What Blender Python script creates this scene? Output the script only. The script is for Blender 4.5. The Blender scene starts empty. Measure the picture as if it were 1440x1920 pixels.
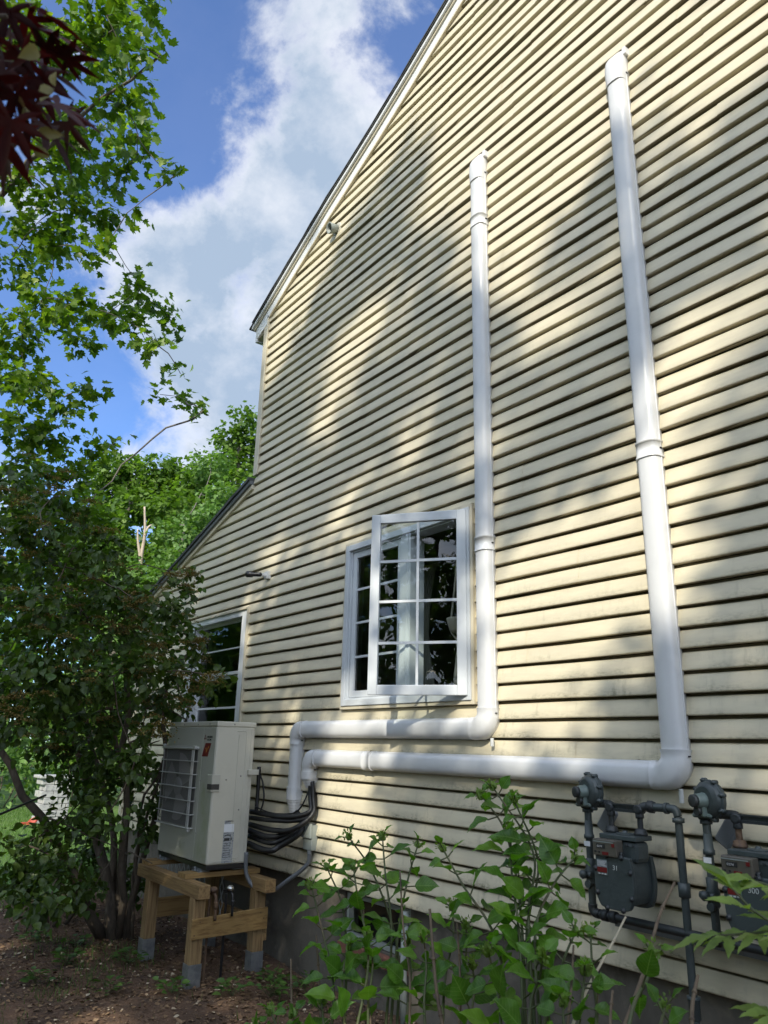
import bpy, math, random
import numpy as np
from mathutils import Vector, Matrix, Euler
R = math.radians
SC = bpy.context.scene
COL = SC.collection
rng = np.random.default_rng(7)
random.seed(7)

# ------------------------------------------------------------------ camera
PITCH, YAW, ROLL = 0.299235605, 0.640022692, 0.0233057669
CAM = Vector((0.0, -3.3, 1.6))
fw = Vector((-math.cos(YAW)*math.cos(PITCH), math.sin(YAW)*math.cos(PITCH), math.sin(PITCH)))
rt = fw.cross(Vector((0, 0, 1))).normalized(); up = rt.cross(fw)
r2 = rt*math.cos(ROLL) + up*math.sin(ROLL); u2 = up*math.cos(ROLL) - rt*math.sin(ROLL)
cd = bpy.data.cameras.new('camera'); cam = bpy.data.objects.new('camera', cd); COL.objects.link(cam)
M3 = Matrix((r2, u2, -fw)).transposed()
cam.matrix_world = Matrix.Translation(CAM) @ M3.to_4x4()
cd.sensor_fit = 'VERTICAL'; cd.sensor_height = 24.0; cd.lens = 1421.97/1920*24.0
cd.clip_start = 0.05; cd.clip_end = 2000
cd.dof.use_dof = True; cd.dof.focus_distance = 5.0; cd.dof.aperture_fstop = 5.5
SC.camera = cam

# ------------------------------------------------------------------ sky, sun, exposure
SUN = Vector((0.70, -1.0, 0.80)).normalized()
SUN_EL = math.asin(SUN.z); SUN_ROT = math.atan2(SUN.x, SUN.y)
SC.view_settings.view_transform = 'Standard'; SC.view_settings.look = 'None'
SC.view_settings.gamma = 1; SC.view_settings.exposure = 0.80
W = bpy.data.worlds.new('World'); SC.world = W; W.use_nodes = True
nt = W.node_tree; nt.nodes.clear()
def N(nt, t, **k):
    n = nt.nodes.new(t)
    for a, b in k.items():
        if a == 'i':
            for x, y in b.items(): n.inputs[x].default_value = y
        else: setattr(n, a, b)
    return n
def math_(nt, op, a, b=None, clamp=False):
    n = nt.nodes.new('ShaderNodeMath'); n.operation = op; n.use_clamp = clamp
    for i, v in enumerate((a, b)):
        if v is None: continue
        if isinstance(v, (int, float)): n.inputs[i].default_value = v
        else: nt.links.new(v, n.inputs[i])
    return n.outputs[0]
sky = N(nt, 'ShaderNodeTexSky', sky_type='NISHITA', sun_disc=False, sun_elevation=SUN_EL, sun_rotation=SUN_ROT,
        air_density=1.0, dust_density=0.3, ozone_density=2.2, altitude=50)
tc = N(nt, 'ShaderNodeTexCoord')
nrm = N(nt, 'ShaderNodeVectorMath', operation='NORMALIZE'); nt.links.new(tc.outputs['Generated'], nrm.inputs[0])
dirv = nrm.outputs[0]
# clouds: banks at fixed bearings, broken up by noise
BANKS = [  # direction, angular radius, weight
    ((-0.596, 0.309, 0.741), 0.09, 0.595),
    ((-0.587, 0.289, 0.757), 0.06, 0.34),
    ((-0.607, 0.361, 0.708), 0.13, 0.765),
    ((-0.717, 0.33, 0.613), 0.15, 0.85),
    ((-0.762, 0.263, 0.592), 0.07, 0.51),
    ((-0.727, 0.4, 0.558), 0.15, 0.51),
    ((-0.809, 0.277, 0.519), 0.1, 0.255),
    ((-0.805, 0.358, 0.473), 0.12, 0.255),
    ((-0.572, 0.397, 0.718), 0.08, 0.68),
    ((-0.641, 0.401, 0.654), 0.12, 0.595),
    ((-0.676, 0.275, 0.684), 0.04, 0.2125),
    ((-0.62, 0.209, 0.756), 0.05, 0.2975),
    ((-0.538, 0.34, 0.771), 0.09, 0.51),
    ((-0.499, 0.385, 0.776), 0.08, 0.34),
    ((-0.846, 0.3, 0.44), 0.12, 0.4675),
    ((-0.828, 0.366, 0.424), 0.12, 0.51),
    ((-0.655, 0.235, 0.718), 0.08, -0.65),
    ((-0.721, 0.206, 0.662), 0.09, -0.78),
    ((-0.754, 0.204, 0.624), 0.06, -0.65),
    ((-0.515, 0.421, 0.747), 0.08, -1.6900000000000002),
    ((-0.649, 0.29, 0.703), 0.06, -1.1700000000000002),
    ((-0.574, 0.338, 0.746), 0.03, -0.65),
    ((-0.527, 0.362, 0.769), 0.04, -0.65),
    ((-0.886, 0.211, 0.412), 0.08, -0.78),
    ((-0.634, 0.292, 0.716), 0.03, -0.26),
    ((-0.859, 0.286, 0.426), 0.2, 0.255),
    ((-0.792, 0.341, 0.506), 0.13, 0.2975),
    ((-0.892, 0.228, 0.391), 0.08, -1.04),
    ((0.62, -0.55, 0.56), 0.9, 1.2),  # this bank and the next: out of view, added to lift the shade fill
    ((-0.3, -0.75, 0.6), 0.6, 0.7),
]
acc = None
for d, rad, wt in BANKS:
    dp = N(nt, 'ShaderNodeVectorMath', operation='DISTANCE', i={1: d}); nt.links.new(dirv, dp.inputs[0])
    g = math_(nt, 'DIVIDE', dp.outputs['Value'], rad); g = math_(nt, 'MULTIPLY', g, g)
    g = math_(nt, 'MULTIPLY', g, -1.0); g = math_(nt, 'EXPONENT', g); g = math_(nt, 'MULTIPLY', g, wt)
    acc = g if acc is None else math_(nt, 'ADD', acc, g)
mp = N(nt, 'ShaderNodeMapping'); mp.inputs['Scale'].default_value = (1.0, 1.0, 1.3); nt.links.new(dirv, mp.inputs[0])
n1 = N(nt, 'ShaderNodeTexNoise', i={'Scale': 6.5, 'Detail': 12, 'Roughness': 0.62, 'Distortion': 0.25}); nt.links.new(mp.outputs[0], n1.inputs[0])
n2 = N(nt, 'ShaderNodeTexNoise', i={'Scale': 3.0, 'Detail': 5, 'Roughness': 0.5}); nt.links.new(mp.outputs[0], n2.inputs[0])
nn = math_(nt, 'ADD', math_(nt, 'MULTIPLY', math_(nt, 'SUBTRACT', n1.outputs[0], 0.5), 6.5), math_(nt, 'MULTIPLY', math_(nt, 'SUBTRACT', n2.outputs[0], 0.5), 1.6))
m = math_(nt, 'ADD', acc, nn)
mr = N(nt, 'ShaderNodeMapRange', interpolation_type='SMOOTHSTEP', i={1: 0.0, 2: 1.5, 3: 0.06, 4: 0.94}); nt.links.new(m, mr.inputs[0])
mr2 = N(nt, 'ShaderNodeMapRange', interpolation_type='SMOOTHSTEP', i={1: 0.75, 2: 1.7, 3: 1.0, 4: 0.0}); nt.links.new(m, mr2.inputs[0])
n3 = N(nt, 'ShaderNodeTexNoise', i={'Scale': 8.0, 'Detail': 8, 'Roughness': 0.6}); nt.links.new(mp.outputs[0], n3.inputs[0])
thick = math_(nt, 'MULTIPLY', mr2.outputs[0], 1.0)
thick = math_(nt, 'ADD', math_(nt, 'MULTIPLY', thick, 0.6), math_(nt, 'MULTIPLY', math_(nt, 'SUBTRACT', n3.outputs[0], 0.42), 2.6), True)
cc = N(nt, 'ShaderNodeMix', data_type='RGBA'); cc.inputs[6].default_value = (1.75, 2.2, 2.8, 1); cc.inputs[7].default_value = (3.9, 4.0, 4.2, 1)
nt.links.new(thick, cc.inputs[0])
dsun = N(nt, 'ShaderNodeVectorMath', operation='DOT_PRODUCT', i={1: SUN}); nt.links.new(dirv, dsun.inputs[0])
fwd = N(nt, 'ShaderNodeMapRange', interpolation_type='SMOOTHSTEP', i={1: 0.0, 2: 0.9, 3: 1.0, 4: 3.2}); nt.links.new(dsun.outputs['Value'], fwd.inputs[0])   # clouds are brighter towards the sun, boosted there to lift the shade fill
csc = N(nt, 'ShaderNodeVectorMath', operation='SCALE'); nt.links.new(cc.outputs[2], csc.inputs[0]); nt.links.new(fwd.outputs[0], csc.inputs['Scale'])
mx = N(nt, 'ShaderNodeMix', data_type='RGBA'); nt.links.new(mr.outputs[0], mx.inputs[0]); nt.links.new(csc.outputs[0], mx.inputs[7])
tint = N(nt, 'ShaderNodeMix', data_type='RGBA', blend_type='MULTIPLY', i={0: 1.0}); nt.links.new(sky.outputs[0], tint.inputs[6]); tint.inputs[7].default_value = (0.47, 0.65, 0.92, 1)
nt.links.new(tint.outputs[2], mx.inputs[6])
bg = N(nt, 'ShaderNodeBackground', i={'Strength': 0.15}); nt.links.new(mx.outputs[2], bg.inputs[0])
wo = N(nt, 'ShaderNodeOutputWorld'); nt.links.new(bg.outputs[0], wo.inputs[0])
W.cycles.sampling_method = 'MANUAL'; W.cycles.sample_map_resolution = 512

sd = bpy.data.lights.new('sun', 'SUN'); sd.energy = 2.95; sd.angle = R(0.53); sd.color = (1.0, 0.93, 0.78)
so = bpy.data.objects.new('sun', sd); COL.objects.link(so)
so.rotation_euler = SUN.to_track_quat('Z', 'Y').to_euler(); so.location = (8, -12, 14)

cy = SC.cycles
cy.max_bounces = 8; cy.diffuse_bounces = 4; cy.glossy_bounces = 4; cy.transmission_bounces = 6; cy.transparent_max_bounces = 12
cy.caustics_reflective = False; cy.caustics_refractive = False
cy.use_denoising = True; cy.sample_clamp_indirect = 6
# ------------------------------------------------------------------ helpers
def tag(o, label=None, cat=None, group=None, kind=None):
    if label: o['label'] = label
    if cat: o['category'] = cat
    if group: o['group'] = group
    if kind: o['kind'] = kind
    return o
def empty(name, loc, label=None, cat=None, group=None):
    o = bpy.data.objects.new(name, None); COL.objects.link(o); o.location = loc; o.empty_display_size = 0.1
    return tag(o, label, cat, group)
def link(name, me, parent=None, world=True):
    o = bpy.data.objects.new(name, me); COL.objects.link(o)
    if parent is not None:
        o.parent = parent
        if world:                      # geometry was given in world coordinates
            p = parent; off = Vector((0, 0, 0))
            while p is not None: off += p.location; p = p.parent
            o.location = -off
    return o
def npmesh(name, V, F, mats, mi=None, smooth=False):
    """V (n,3) array, F list of arrays (k,3|4) - fast mesh"""
    me = bpy.data.meshes.new(name)
    V = np.asarray(V, np.float32)
    Fs = F if isinstance(F, list) else [F]
    Fs = [np.asarray(f, np.int32) for f in Fs if len(f)]
    loops = np.concatenate([f.ravel() for f in Fs]); tot = np.concatenate([np.full(len(f), f.shape[1], np.int32) for f in Fs])
    start = np.concatenate([[0], np.cumsum(tot)[:-1]]).astype(np.int32)
    me.vertices.add(len(V)); me.vertices.foreach_set('co', V.ravel())
    me.loops.add(len(loops)); me.loops.foreach_set('vertex_index', loops)
    me.polygons.add(len(tot)); me.polygons.foreach_set('loop_start', start); me.polygons.foreach_set('loop_total', tot)
    if mi is not None: me.polygons.foreach_set('material_index', np.asarray(mi, np.int32))
    if smooth: me.polygons.foreach_set('use_smooth', np.ones(len(tot), bool))
    for m in (mats if isinstance(mats, (list, tuple)) else [mats]): me.materials.append(m)
    me.update(calc_edges=True); me.validate()
    return me
class MB:
    def __init__(s): s.v = []; s.f = []; s.m = []; s.sm = []
    def add(s, vs, fs, mi=0, smooth=False):
        b = len(s.v); s.v += [tuple(v) for v in vs]
        for f in fs: s.f.append(tuple(b+i for i in f)); s.m.append(mi); s.sm.append(smooth)
        return s
    def box(s, lo, hi, mi=0, bev=0.0, mat=None):
        x0, y0, z0 = lo; x1, y1, z1 = hi
        if bev <= 0:
            vs = [(x0,y0,z0),(x1,y0,z0),(x1,y1,z0),(x0,y1,z0),(x0,y0,z1),(x1,y0,z1),(x1,y1,z1),(x0,y1,z1)]
            fs = [(0,3,2,1),(4,5,6,7),(0,1,5,4),(1,2,6,5),(2,3,7,6),(3,0,4,7)]
        else:
            vs = []; idx = {}
            for ix, X in enumerate((x0, x1)):
                for iy, Y in enumerate((y0, y1)):
                    for iz, Z in enumerate((z0, z1)):
                        sx = bev if ix == 0 else -bev; sy = bev if iy == 0 else -bev; sz = bev if iz == 0 else -bev
                        for a, p in enumerate(((X, Y+sy, Z+sz), (X+sx, Y, Z+sz), (X+sx, Y+sy, Z))):
                            idx[(ix, iy, iz, a)] = len(vs); vs.append(p)
            g = lambda *k: idx[k]
            fs = []
            for i in (0, 1):
                fs.append([g(i,0,0,0),g(i,1,0,0),g(i,1,1,0),g(i,0,1,0)])
                fs.append([g(0,i,0,1),g(1,i,0,1),g(1,i,1,1),g(0,i,1,1)])
                fs.append([g(0,0,i,2),g(1,0,i,2),g(1,1,i,2),g(0,1,i,2)])
            for i in (0, 1):
                for j in (0, 1):
                    fs.append([g(i,j,0,0),g(i,j,1,0),g(i,j,1,1),g(i,j,0,1)])
                    fs.append([g(i,0,j,0),g(i,1,j,0),g(i,1,j,2),g(i,0,j,2)])
                    fs.append([g(0,i,j,1),g(1,i,j,1),g(1,i,j,2),g(0,i,j,2)])
            for i in (0,1):
                for j in (0,1):
                    for k in (0,1): fs.append([g(i,j,k,0),g(i,j,k,1),g(i,j,k,2)])
            c = Vector(((x0+x1)/2, (y0+y1)/2, (z0+z1)/2)); out = []
            for f in fs:
                P = [Vector(vs[q]) for q in f]; n = (P[1]-P[0]).cross(P[2]-P[0]); m_ = sum(P, Vector())/len(P)
                out.append(f if n.dot(m_-c) > 0 else f[::-1])
            fs = out
        if mat is not None: vs = [tuple(mat @ Vector(v)) for v in vs]
        return s.add(vs, fs, mi)
    def obox(s, c, sx, sy, sz, rot=(0,0,0), mi=0, bev=0.0):
        m_ = Matrix.Translation(c) @ Euler(rot).to_matrix().to_4x4()
        return s.box((-sx/2,-sy/2,-sz/2), (sx/2,sy/2,sz/2), mi, bev, m_)
    def tube(s, pts, rad, n=8, mi=0, cap=True, smooth=True):
        pts = [Vector(p) for p in pts]; k = len(pts)
        rr = rad if isinstance(rad, (list, tuple)) else [rad]*k
        if k == 2 and (pts[1]-pts[0]).length > 0.02 and cap:      # short end rings keep the cap from bending the side shading
            a_, b_ = pts; e_ = 0.0015/(b_-a_).length; pts = [a_, a_.lerp(b_, e_), a_.lerp(b_, 1-e_), b_]; rr = [rr[0], rr[0], rr[1], rr[1]]; k = 4
        rings = []; prev = None; b = len(s.v)
        for i, p in enumerate(pts):
            t = (pts[min(i+1,k-1)]-pts[max(i-1,0)])
            if t.length < 1e-9: t = Vector((0,0,1))
            t.normalize()
            if prev is None: a = t.orthogonal().normalized()
            else:
                a = prev - t*prev.dot(t)
                a = a.normalized() if a.length > 1e-6 else t.orthogonal().normalized()
            prev = a; c = t.cross(a)
            for j in range(n):
                q = 2*math.pi*j/n; s.v.append(tuple(p + (a*math.cos(q) + c*math.sin(q))*rr[i]))
        for i in range(k-1):
            for j in range(n):
                s.f.append((b+i*n+j, b+i*n+(j+1)%n, b+(i+1)*n+(j+1)%n, b+(i+1)*n+j)); s.m.append(mi); s.sm.append(smooth)
        if cap:
            s.f.append(tuple(b+j for j in reversed(range(n)))); s.m.append(mi); s.sm.append(False)
            s.f.append(tuple(b+(k-1)*n+j for j in range(n))); s.m.append(mi); s.sm.append(False)
        return s
    def cyl(s, p0, p1, r, n=16, mi=0, r1=None): return s.tube([p0, p1], [r, r if r1 is None else r1], n, mi)
    def lathe(s, org, axis, prof, n=20, mi=0, smooth=True):
        """prof: list of (distance along axis, radius)"""
        A = Vector(axis).normalized(); a = A.orthogonal().normalized(); c = A.cross(a); O = Vector(org); b = len(s.v)
        for d, r in prof:
            for j in range(n):
                q = 2*math.pi*j/n; s.v.append(tuple(O + A*d + (a*math.cos(q)+c*math.sin(q))*max(r, 1e-5)))
        for i in range(len(prof)-1):
            for j in range(n):
                s.f.append((b+i*n+j, b+i*n+(j+1)%n, b+(i+1)*n+(j+1)%n, b+(i+1)*n+j)); s.m.append(mi); s.sm.append(smooth)
        s.f.append(tuple(b+j for j in reversed(range(n)))); s.m.append(mi); s.sm.append(False)
        s.f.append(tuple(b+(len(prof)-1)*n+j for j in range(n))); s.m.append(mi); s.sm.append(False)
        return s
    def prism(s, poly, ax, d0, d1, mi=0):
        """poly in the plane across axis ax ('x': (y,z); 'y': (x,z); 'z': (x,y)), extruded d0..d1"""
        def P(u, w, d): return {'x': (d, u, w), 'y': (u, d, w), 'z': (u, w, d)}[ax]
        n = len(poly); vs = [P(u, w, d0) for u, w in poly] + [P(u, w, d1) for u, w in poly]
        fs = [tuple(range(n)), tuple(reversed(range(n, 2*n)))] + [(i, i+n, (i+1)%n+n, (i+1)%n) for i in range(n)]
        return s.add(vs, fs, mi)
    def quad(s, a, b, c, d, mi=0): return s.add([a,b,c,d], [(0,1,2,3)], mi)
    def build_each(s, name, mats, parent=None, **k):
        # one object for every separate piece
        par = list(range(len(s.v)))
        def find(i):
            while par[i] != i: par[i] = par[par[i]]; i = par[i]
            return i
        for f in s.f:
            for q in f[1:]: par[find(q)] = find(f[0])
        groups = {}
        for i, f in enumerate(s.f): groups.setdefault(find(f[0]), []).append(i)
        for fi in groups.values():
            m2 = MB(); mp = {}
            for i in fi:
                for q in s.f[i]:
                    if q not in mp: mp[q] = len(m2.v); m2.v.append(s.v[q])
                m2.f.append(tuple(mp[q] for q in s.f[i])); m2.m.append(s.m[i]); m2.sm.append(s.sm[i])
            m2.build(name, mats, parent, **k)
    def build(s, name, mats, parent=None, world=True, bevel=0.0, fix=True):
        me = bpy.data.meshes.new(name); me.from_pydata(s.v, [], s.f)
        for m_ in (mats if isinstance(mats, (list, tuple)) else [mats]): me.materials.append(m_)
        me.polygons.foreach_set('material_index', s.m); me.polygons.foreach_set('use_smooth', s.sm)
        if fix:
            import bmesh
            bm = bmesh.new(); bm.from_mesh(me); bmesh.ops.recalc_face_normals(bm, faces=bm.faces); bm.to_mesh(me); bm.free()
        me.update()
        o = link(name, me, parent, world)
        if bevel > 0:
            b = o.modifiers.new('bevel', 'BEVEL'); b.width = bevel; b.segments = 2; b.limit_method = 'ANGLE'; b.angle_limit = R(40)
        return o
def catmull(pts, n=6):
    P = [Vector(p) for p in pts]; P = [P[0]*2-P[1]] + P + [P[-1]*2-P[-2]]; out = []
    for i in range(1, len(P)-2):
        for k in range(n):
            t = k/n; a, b, c, d = P[i-1], P[i], P[i+1], P[i+2]
            out.append(0.5*((2*b) + (-a+c)*t + (2*a-5*b+4*c-d)*t*t + (-a+3*b-3*c+d)*t**3))
    out.append(P[-2]); return out
def text_mesh(name, s, size, mat, parent, loc, rot, extrude=0.0006, bold=False, sx=1.0):
    c = bpy.data.curves.new(name, 'FONT'); c.body = s; c.size = size; c.extrude = extrude; c.align_x = 'LEFT'
    if bold: c.offset = size*0.02
    t = bpy.data.objects.new(name, c); COL.objects.link(t)
    dg = bpy.context.evaluated_depsgraph_get(); me = bpy.data.meshes.new_from_object(t.evaluated_get(dg))
    bpy.data.objects.remove(t); bpy.data.curves.remove(c)
    me.materials.clear(); me.materials.append(mat)
    M = Matrix.Translation(loc) @ Euler(rot).to_matrix().to_4x4() @ Matrix.Diagonal((sx, 1, 1, 1))
    me.transform(M); me.name = name
    return link(name, me, parent)

# ------------------------------------------------------------------ materials
def mat(name, base=(0.5,0.5,0.5), rough=0.6, metal=0.0, spec=0.5, noise=None, bump=None, coords='Object'):
    """noise: list of (scale, detail, colour, lo, hi, (stretch xyz)) layers mixed over base; bump: (scale, strength, stretch)"""
    m_ = bpy.data.materials.new(name); m_.use_nodes = True; t = m_.node_tree; b = t.nodes['Principled BSDF']
    b.inputs['Roughness'].default_value = rough; b.inputs['Metallic'].default_value = metal
    b.inputs['Specular IOR Level'].default_value = spec
    co = N(t, 'ShaderNodeTexCoord').outputs[coords]
    cur = None
    rgb = N(t, 'ShaderNodeRGB'); rgb.outputs[0].default_value = (*base, 1); cur = rgb.outputs[0]
    for (sc_, det, col, lo, hi, st) in (noise or []):
        mp = N(t, 'ShaderNodeMapping'); mp.inputs['Scale'].default_value = st; t.links.new(co, mp.inputs[0])
        nz = N(t, 'ShaderNodeTexNoise', i={'Scale': sc_, 'Detail': det, 'Roughness': 0.6}); t.links.new(mp.outputs[0], nz.inputs[0])
        mr = N(t, 'ShaderNodeMapRange', interpolation_type='SMOOTHSTEP', i={1: lo, 2: hi, 3: 0.0, 4: 1.0}); t.links.new(nz.outputs[0], mr.inputs[0])
        mx = N(t, 'ShaderNodeMix', data_type='RGBA'); t.links.new(mr.outputs[0], mx.inputs[0]); t.links.new(cur, mx.inputs[6]); mx.inputs[7].default_value = (*col, 1)
        cur = mx.outputs[2]
    t.links.new(cur, b.inputs['Base Color'])
    if bump:
        sc_, stg, st = bump
        mp = N(t, 'ShaderNodeMapping'); mp.inputs['Scale'].default_value = st; t.links.new(co, mp.inputs[0])
        nz = N(t, 'ShaderNodeTexNoise', i={'Scale': sc_, 'Detail': 5}); t.links.new(mp.outputs[0], nz.inputs[0])
        bp = N(t, 'ShaderNodeBump', i={'Strength': stg, 'Distance': 0.01}); t.links.new(nz.outputs[0], bp.inputs['Height']); t.links.new(bp.outputs[0], b.inputs['Normal'])
    return m_
def leafmat(name, c1, c2, c3=None, trans=0.4, rough=0.42, tcol=None, vein=False):
    m_ = bpy.data.materials.new(name); m_.use_nodes = True; t = m_.node_tree; b = t.nodes['Principled BSDF']; out = t.nodes['Material Output']
    g = N(t, 'ShaderNodeNewGeometry'); cr = N(t, 'ShaderNodeValToRGB'); t.links.new(g.outputs['Random Per Island'], cr.inputs[0])
    cr.color_ramp.elements[0].color = (*c1, 1); cr.color_ramp.elements[1].color = (*c2, 1)
    if c3: e = cr.color_ramp.elements.new(0.88); e.color = (*c2, 1); cr.color_ramp.elements[-1].color = (*c3, 1)
    col = cr.outputs[0]
    # large patches over the crown
    co = N(t, 'ShaderNodeTexCoord'); nz = N(t, 'ShaderNodeTexNoise', i={'Scale': 30.0, 'Detail': 3}); t.links.new(co.outputs['Object'], nz.inputs[0])
    hs = N(t, 'ShaderNodeHueSaturation', i={'Saturation': 1.0}); mr = N(t, 'ShaderNodeMapRange', i={1: 0.3, 2: 0.7, 3: 0.75, 4: 1.2}); t.links.new(nz.outputs[0], mr.inputs[0])
    t.links.new(mr.outputs[0], hs.inputs['Value']); t.links.new(col, hs.inputs['Color']); col = hs.outputs[0]
    if vein:
        uv = N(t, 'ShaderNodeUVMap', uv_map='leaf'); s2 = N(t, 'ShaderNodeSeparateXYZ'); t.links.new(uv.outputs[0], s2.inputs[0])
        au = math_(t, 'ABSOLUTE', s2.outputs[0]); mid = math_(t, 'LESS_THAN', au, 0.014)
        fr = math_(t, 'FRACT', math_(t, 'MULTIPLY', math_(t, 'SUBTRACT', s2.outputs[1], math_(t, 'MULTIPLY', au, 0.75)), 8.0))
        sv = math_(t, 'MULTIPLY', math_(t, 'LESS_THAN', fr, 0.10), 0.6); vv = math_(t, 'MAXIMUM', mid, sv)
        vm = N(t, 'ShaderNodeMix', data_type='RGBA'); t.links.new(math_(t, 'MULTIPLY', vv, 0.55), vm.inputs[0]); t.links.new(col, vm.inputs[6]); vm.inputs[7].default_value = (0.22, 0.34, 0.10, 1); col = vm.outputs[2]
        bp = N(t, 'ShaderNodeBump', i={'Strength': 0.5, 'Distance': 0.004}, invert=True); t.links.new(vv, bp.inputs['Height']); t.links.new(bp.outputs[0], b.inputs['Normal'])
        spz = N(t, 'ShaderNodeTexNoise', i={'Scale': 55.0, 'Detail': 4}); t.links.new(co.outputs['Object'], spz.inputs[0]); sr = N(t, 'ShaderNodeMapRange', i={1: 0.70, 2: 0.76, 3: 0.0, 4: 0.5}); t.links.new(spz.outputs[0], sr.inputs[0])
        v2 = N(t, 'ShaderNodeMix', data_type='RGBA'); t.links.new(sr.outputs[0], v2.inputs[0]); t.links.new(col, v2.inputs[6]); v2.inputs[7].default_value = (0.13, 0.10, 0.03, 1); col = v2.outputs[2]
    t.links.new(col, b.inputs['Base Color']); b.inputs['Roughness'].default_value = rough; b.inputs['Specular IOR Level'].default_value = 0.45
    tr = N(t, 'ShaderNodeBsdfTranslucent'); tm = N(t, 'ShaderNodeMix', data_type='RGBA', blend_type='MULTIPLY', i={0: 1.0}); t.links.new(col, tm.inputs[6]); tm.inputs[7].default_value = (*(tcol or (1.7, 1.9, 0.7)), 1)
    t.links.new(tm.outputs[2], tr.inputs[0])
    ms = N(t, 'ShaderNodeMixShader', i={0: trans}); t.links.new(b.outputs[0], ms.inputs[1]); t.links.new(tr.outputs[0], ms.inputs[2]); t.links.new(ms.outputs[0], out.inputs[0])
    return m_
def glassmat(name, tint=(0.9,0.95,0.93), wob=0.6):
    m_ = bpy.data.materials.new(name); m_.use_nodes = True; t = m_.node_tree; out = t.nodes['Material Output']; t.nodes.remove(t.nodes['Principled BSDF'])
    tr = N(t, 'ShaderNodeBsdfTransparent'); tr.inputs[0].default_value = (*tint, 1); gl = N(t, 'ShaderNodeBsdfGlossy', i={'Roughness': 0.01})
    fr = N(t, 'ShaderNodeFresnel', i={'IOR': 1.55}); co = N(t, 'ShaderNodeTexCoord'); nz = N(t, 'ShaderNodeTexNoise', i={'Scale': 5.0, 'Detail': 1}); t.links.new(co.outputs['Object'], nz.inputs[0])
    bp = N(t, 'ShaderNodeBump', i={'Strength': wob, 'Distance': 0.002}); t.links.new(nz.outputs[0], bp.inputs['Height']); t.links.new(bp.outputs[0], gl.inputs['Normal'])
    f2 = math_(t, 'MULTIPLY', fr.outputs[0], 1.3, True)
    ms = N(t, 'ShaderNodeMixShader'); t.links.new(f2, ms.inputs[0]); t.links.new(tr.outputs[0], ms.inputs[1]); t.links.new(gl.outputs[0], ms.inputs[2]); t.links.new(ms.outputs[0], out.inputs[0])
    return m_
def siding_mat():
    """cream vinyl: mildew creeping up from the butt edges, denser on the lower courses"""
    m_ = bpy.data.materials.new('cream_vinyl'); m_.use_nodes = True; t = m_.node_tree; b = t.nodes['Principled BSDF']
    b.inputs['Roughness'].default_value = 0.42; b.inputs['Specular IOR Level'].default_value = 0.35
    co = N(t, 'ShaderNodeTexCoord').outputs['Object']; sp = N(t, 'ShaderNodeSeparateXYZ'); t.links.new(co, sp.inputs[0])
    def noise(scale, det, st):
        mp = N(t, 'ShaderNodeMapping'); mp.inputs['Scale'].default_value = st; t.links.new(co, mp.inputs[0])
        nz = N(t, 'ShaderNodeTexNoise', i={'Scale': scale, 'Detail': det, 'Roughness': 0.65}); t.links.new(mp.outputs[0], nz.inputs[0]); return nz.outputs[0]
    def rng_(v, a, b_, c=0.0, d=1.0):
        mr = N(t, 'ShaderNodeMapRange', interpolation_type='SMOOTHSTEP', i={1: a, 2: b_, 3: c, 4: d}); t.links.new(v, mr.inputs[0]); return mr.outputs[0]
    ph = math_(t, 'FRACT', math_(t, 'DIVIDE', math_(t, 'SUBTRACT', sp.outputs[2], Z0), EXPO))       # 0 at the butt edge
    edge = rng_(ph, 0.0, 0.55, 1.0, 0.0)
    low = rng_(sp.outputs[2], 0.6, 3.4, 1.0, 0.12)
    blot = rng_(noise(2.2, 4, (0.7, 1, 2.0)), 0.40, 0.66)
    fine = rng_(noise(34, 6, (1, 1, 2.5)), 0.42, 0.68)
    streak = rng_(noise(16, 4, (1.6, 1, 0.35)), 0.5, 0.75)
    f1 = math_(t, 'MULTIPLY', math_(t, 'MULTIPLY', edge, blot), math_(t, 'ADD', math_(t, 'MULTIPLY', fine, 0.8), 0.2))
    f1 = math_(t, 'MULTIPLY', math_(t, 'MULTIPLY', f1, low), 1.15)
    f2 = math_(t, 'MULTIPLY', math_(t, 'MULTIPLY', blot, streak), math_(t, 'MULTIPLY', low, 0.6))
    f = math_(t, 'ADD', f1, f2, True)
    rgb = N(t, 'ShaderNodeMix', data_type='RGBA'); rgb.inputs[6].default_value = (0.635, 0.575, 0.42, 1); rgb.inputs[7].default_value = (0.58, 0.52, 0.385, 1)
    t.links.new(rng_(noise(3.0, 5, (1, 1, 6)), 0.35, 0.65), rgb.inputs[0])
    mx = N(t, 'ShaderNodeMix', data_type='RGBA'); t.links.new(f, mx.inputs[0]); t.links.new(rgb.outputs[2], mx.inputs[6]); mx.inputs[7].default_value = (0.16, 0.15, 0.10, 1)
    lap_shade = rng_(ph, 0.84, 0.87)                     # lap shadow behind each butt deepened in the colour, tinted as dirt
    m5 = N(t, 'ShaderNodeMix', data_type='RGBA'); t.links.new(math_(t, 'MULTIPLY', lap_shade, 0.9), m5.inputs[0]); t.links.new(mx.outputs[2], m5.inputs[6]); m5.inputs[7].default_value = (0.14, 0.115, 0.065, 1)
    t.links.new(m5.outputs[2], b.inputs['Base Color'])
    nz = noise(60, 4, (0.25, 1, 3.0)); bp = N(t, 'ShaderNodeBump', i={'Strength': 0.12, 'Distance': 0.004}); t.links.new(nz, bp.inputs['Height']); t.links.new(bp.outputs[0], b.inputs['Normal'])
    return m_
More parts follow.
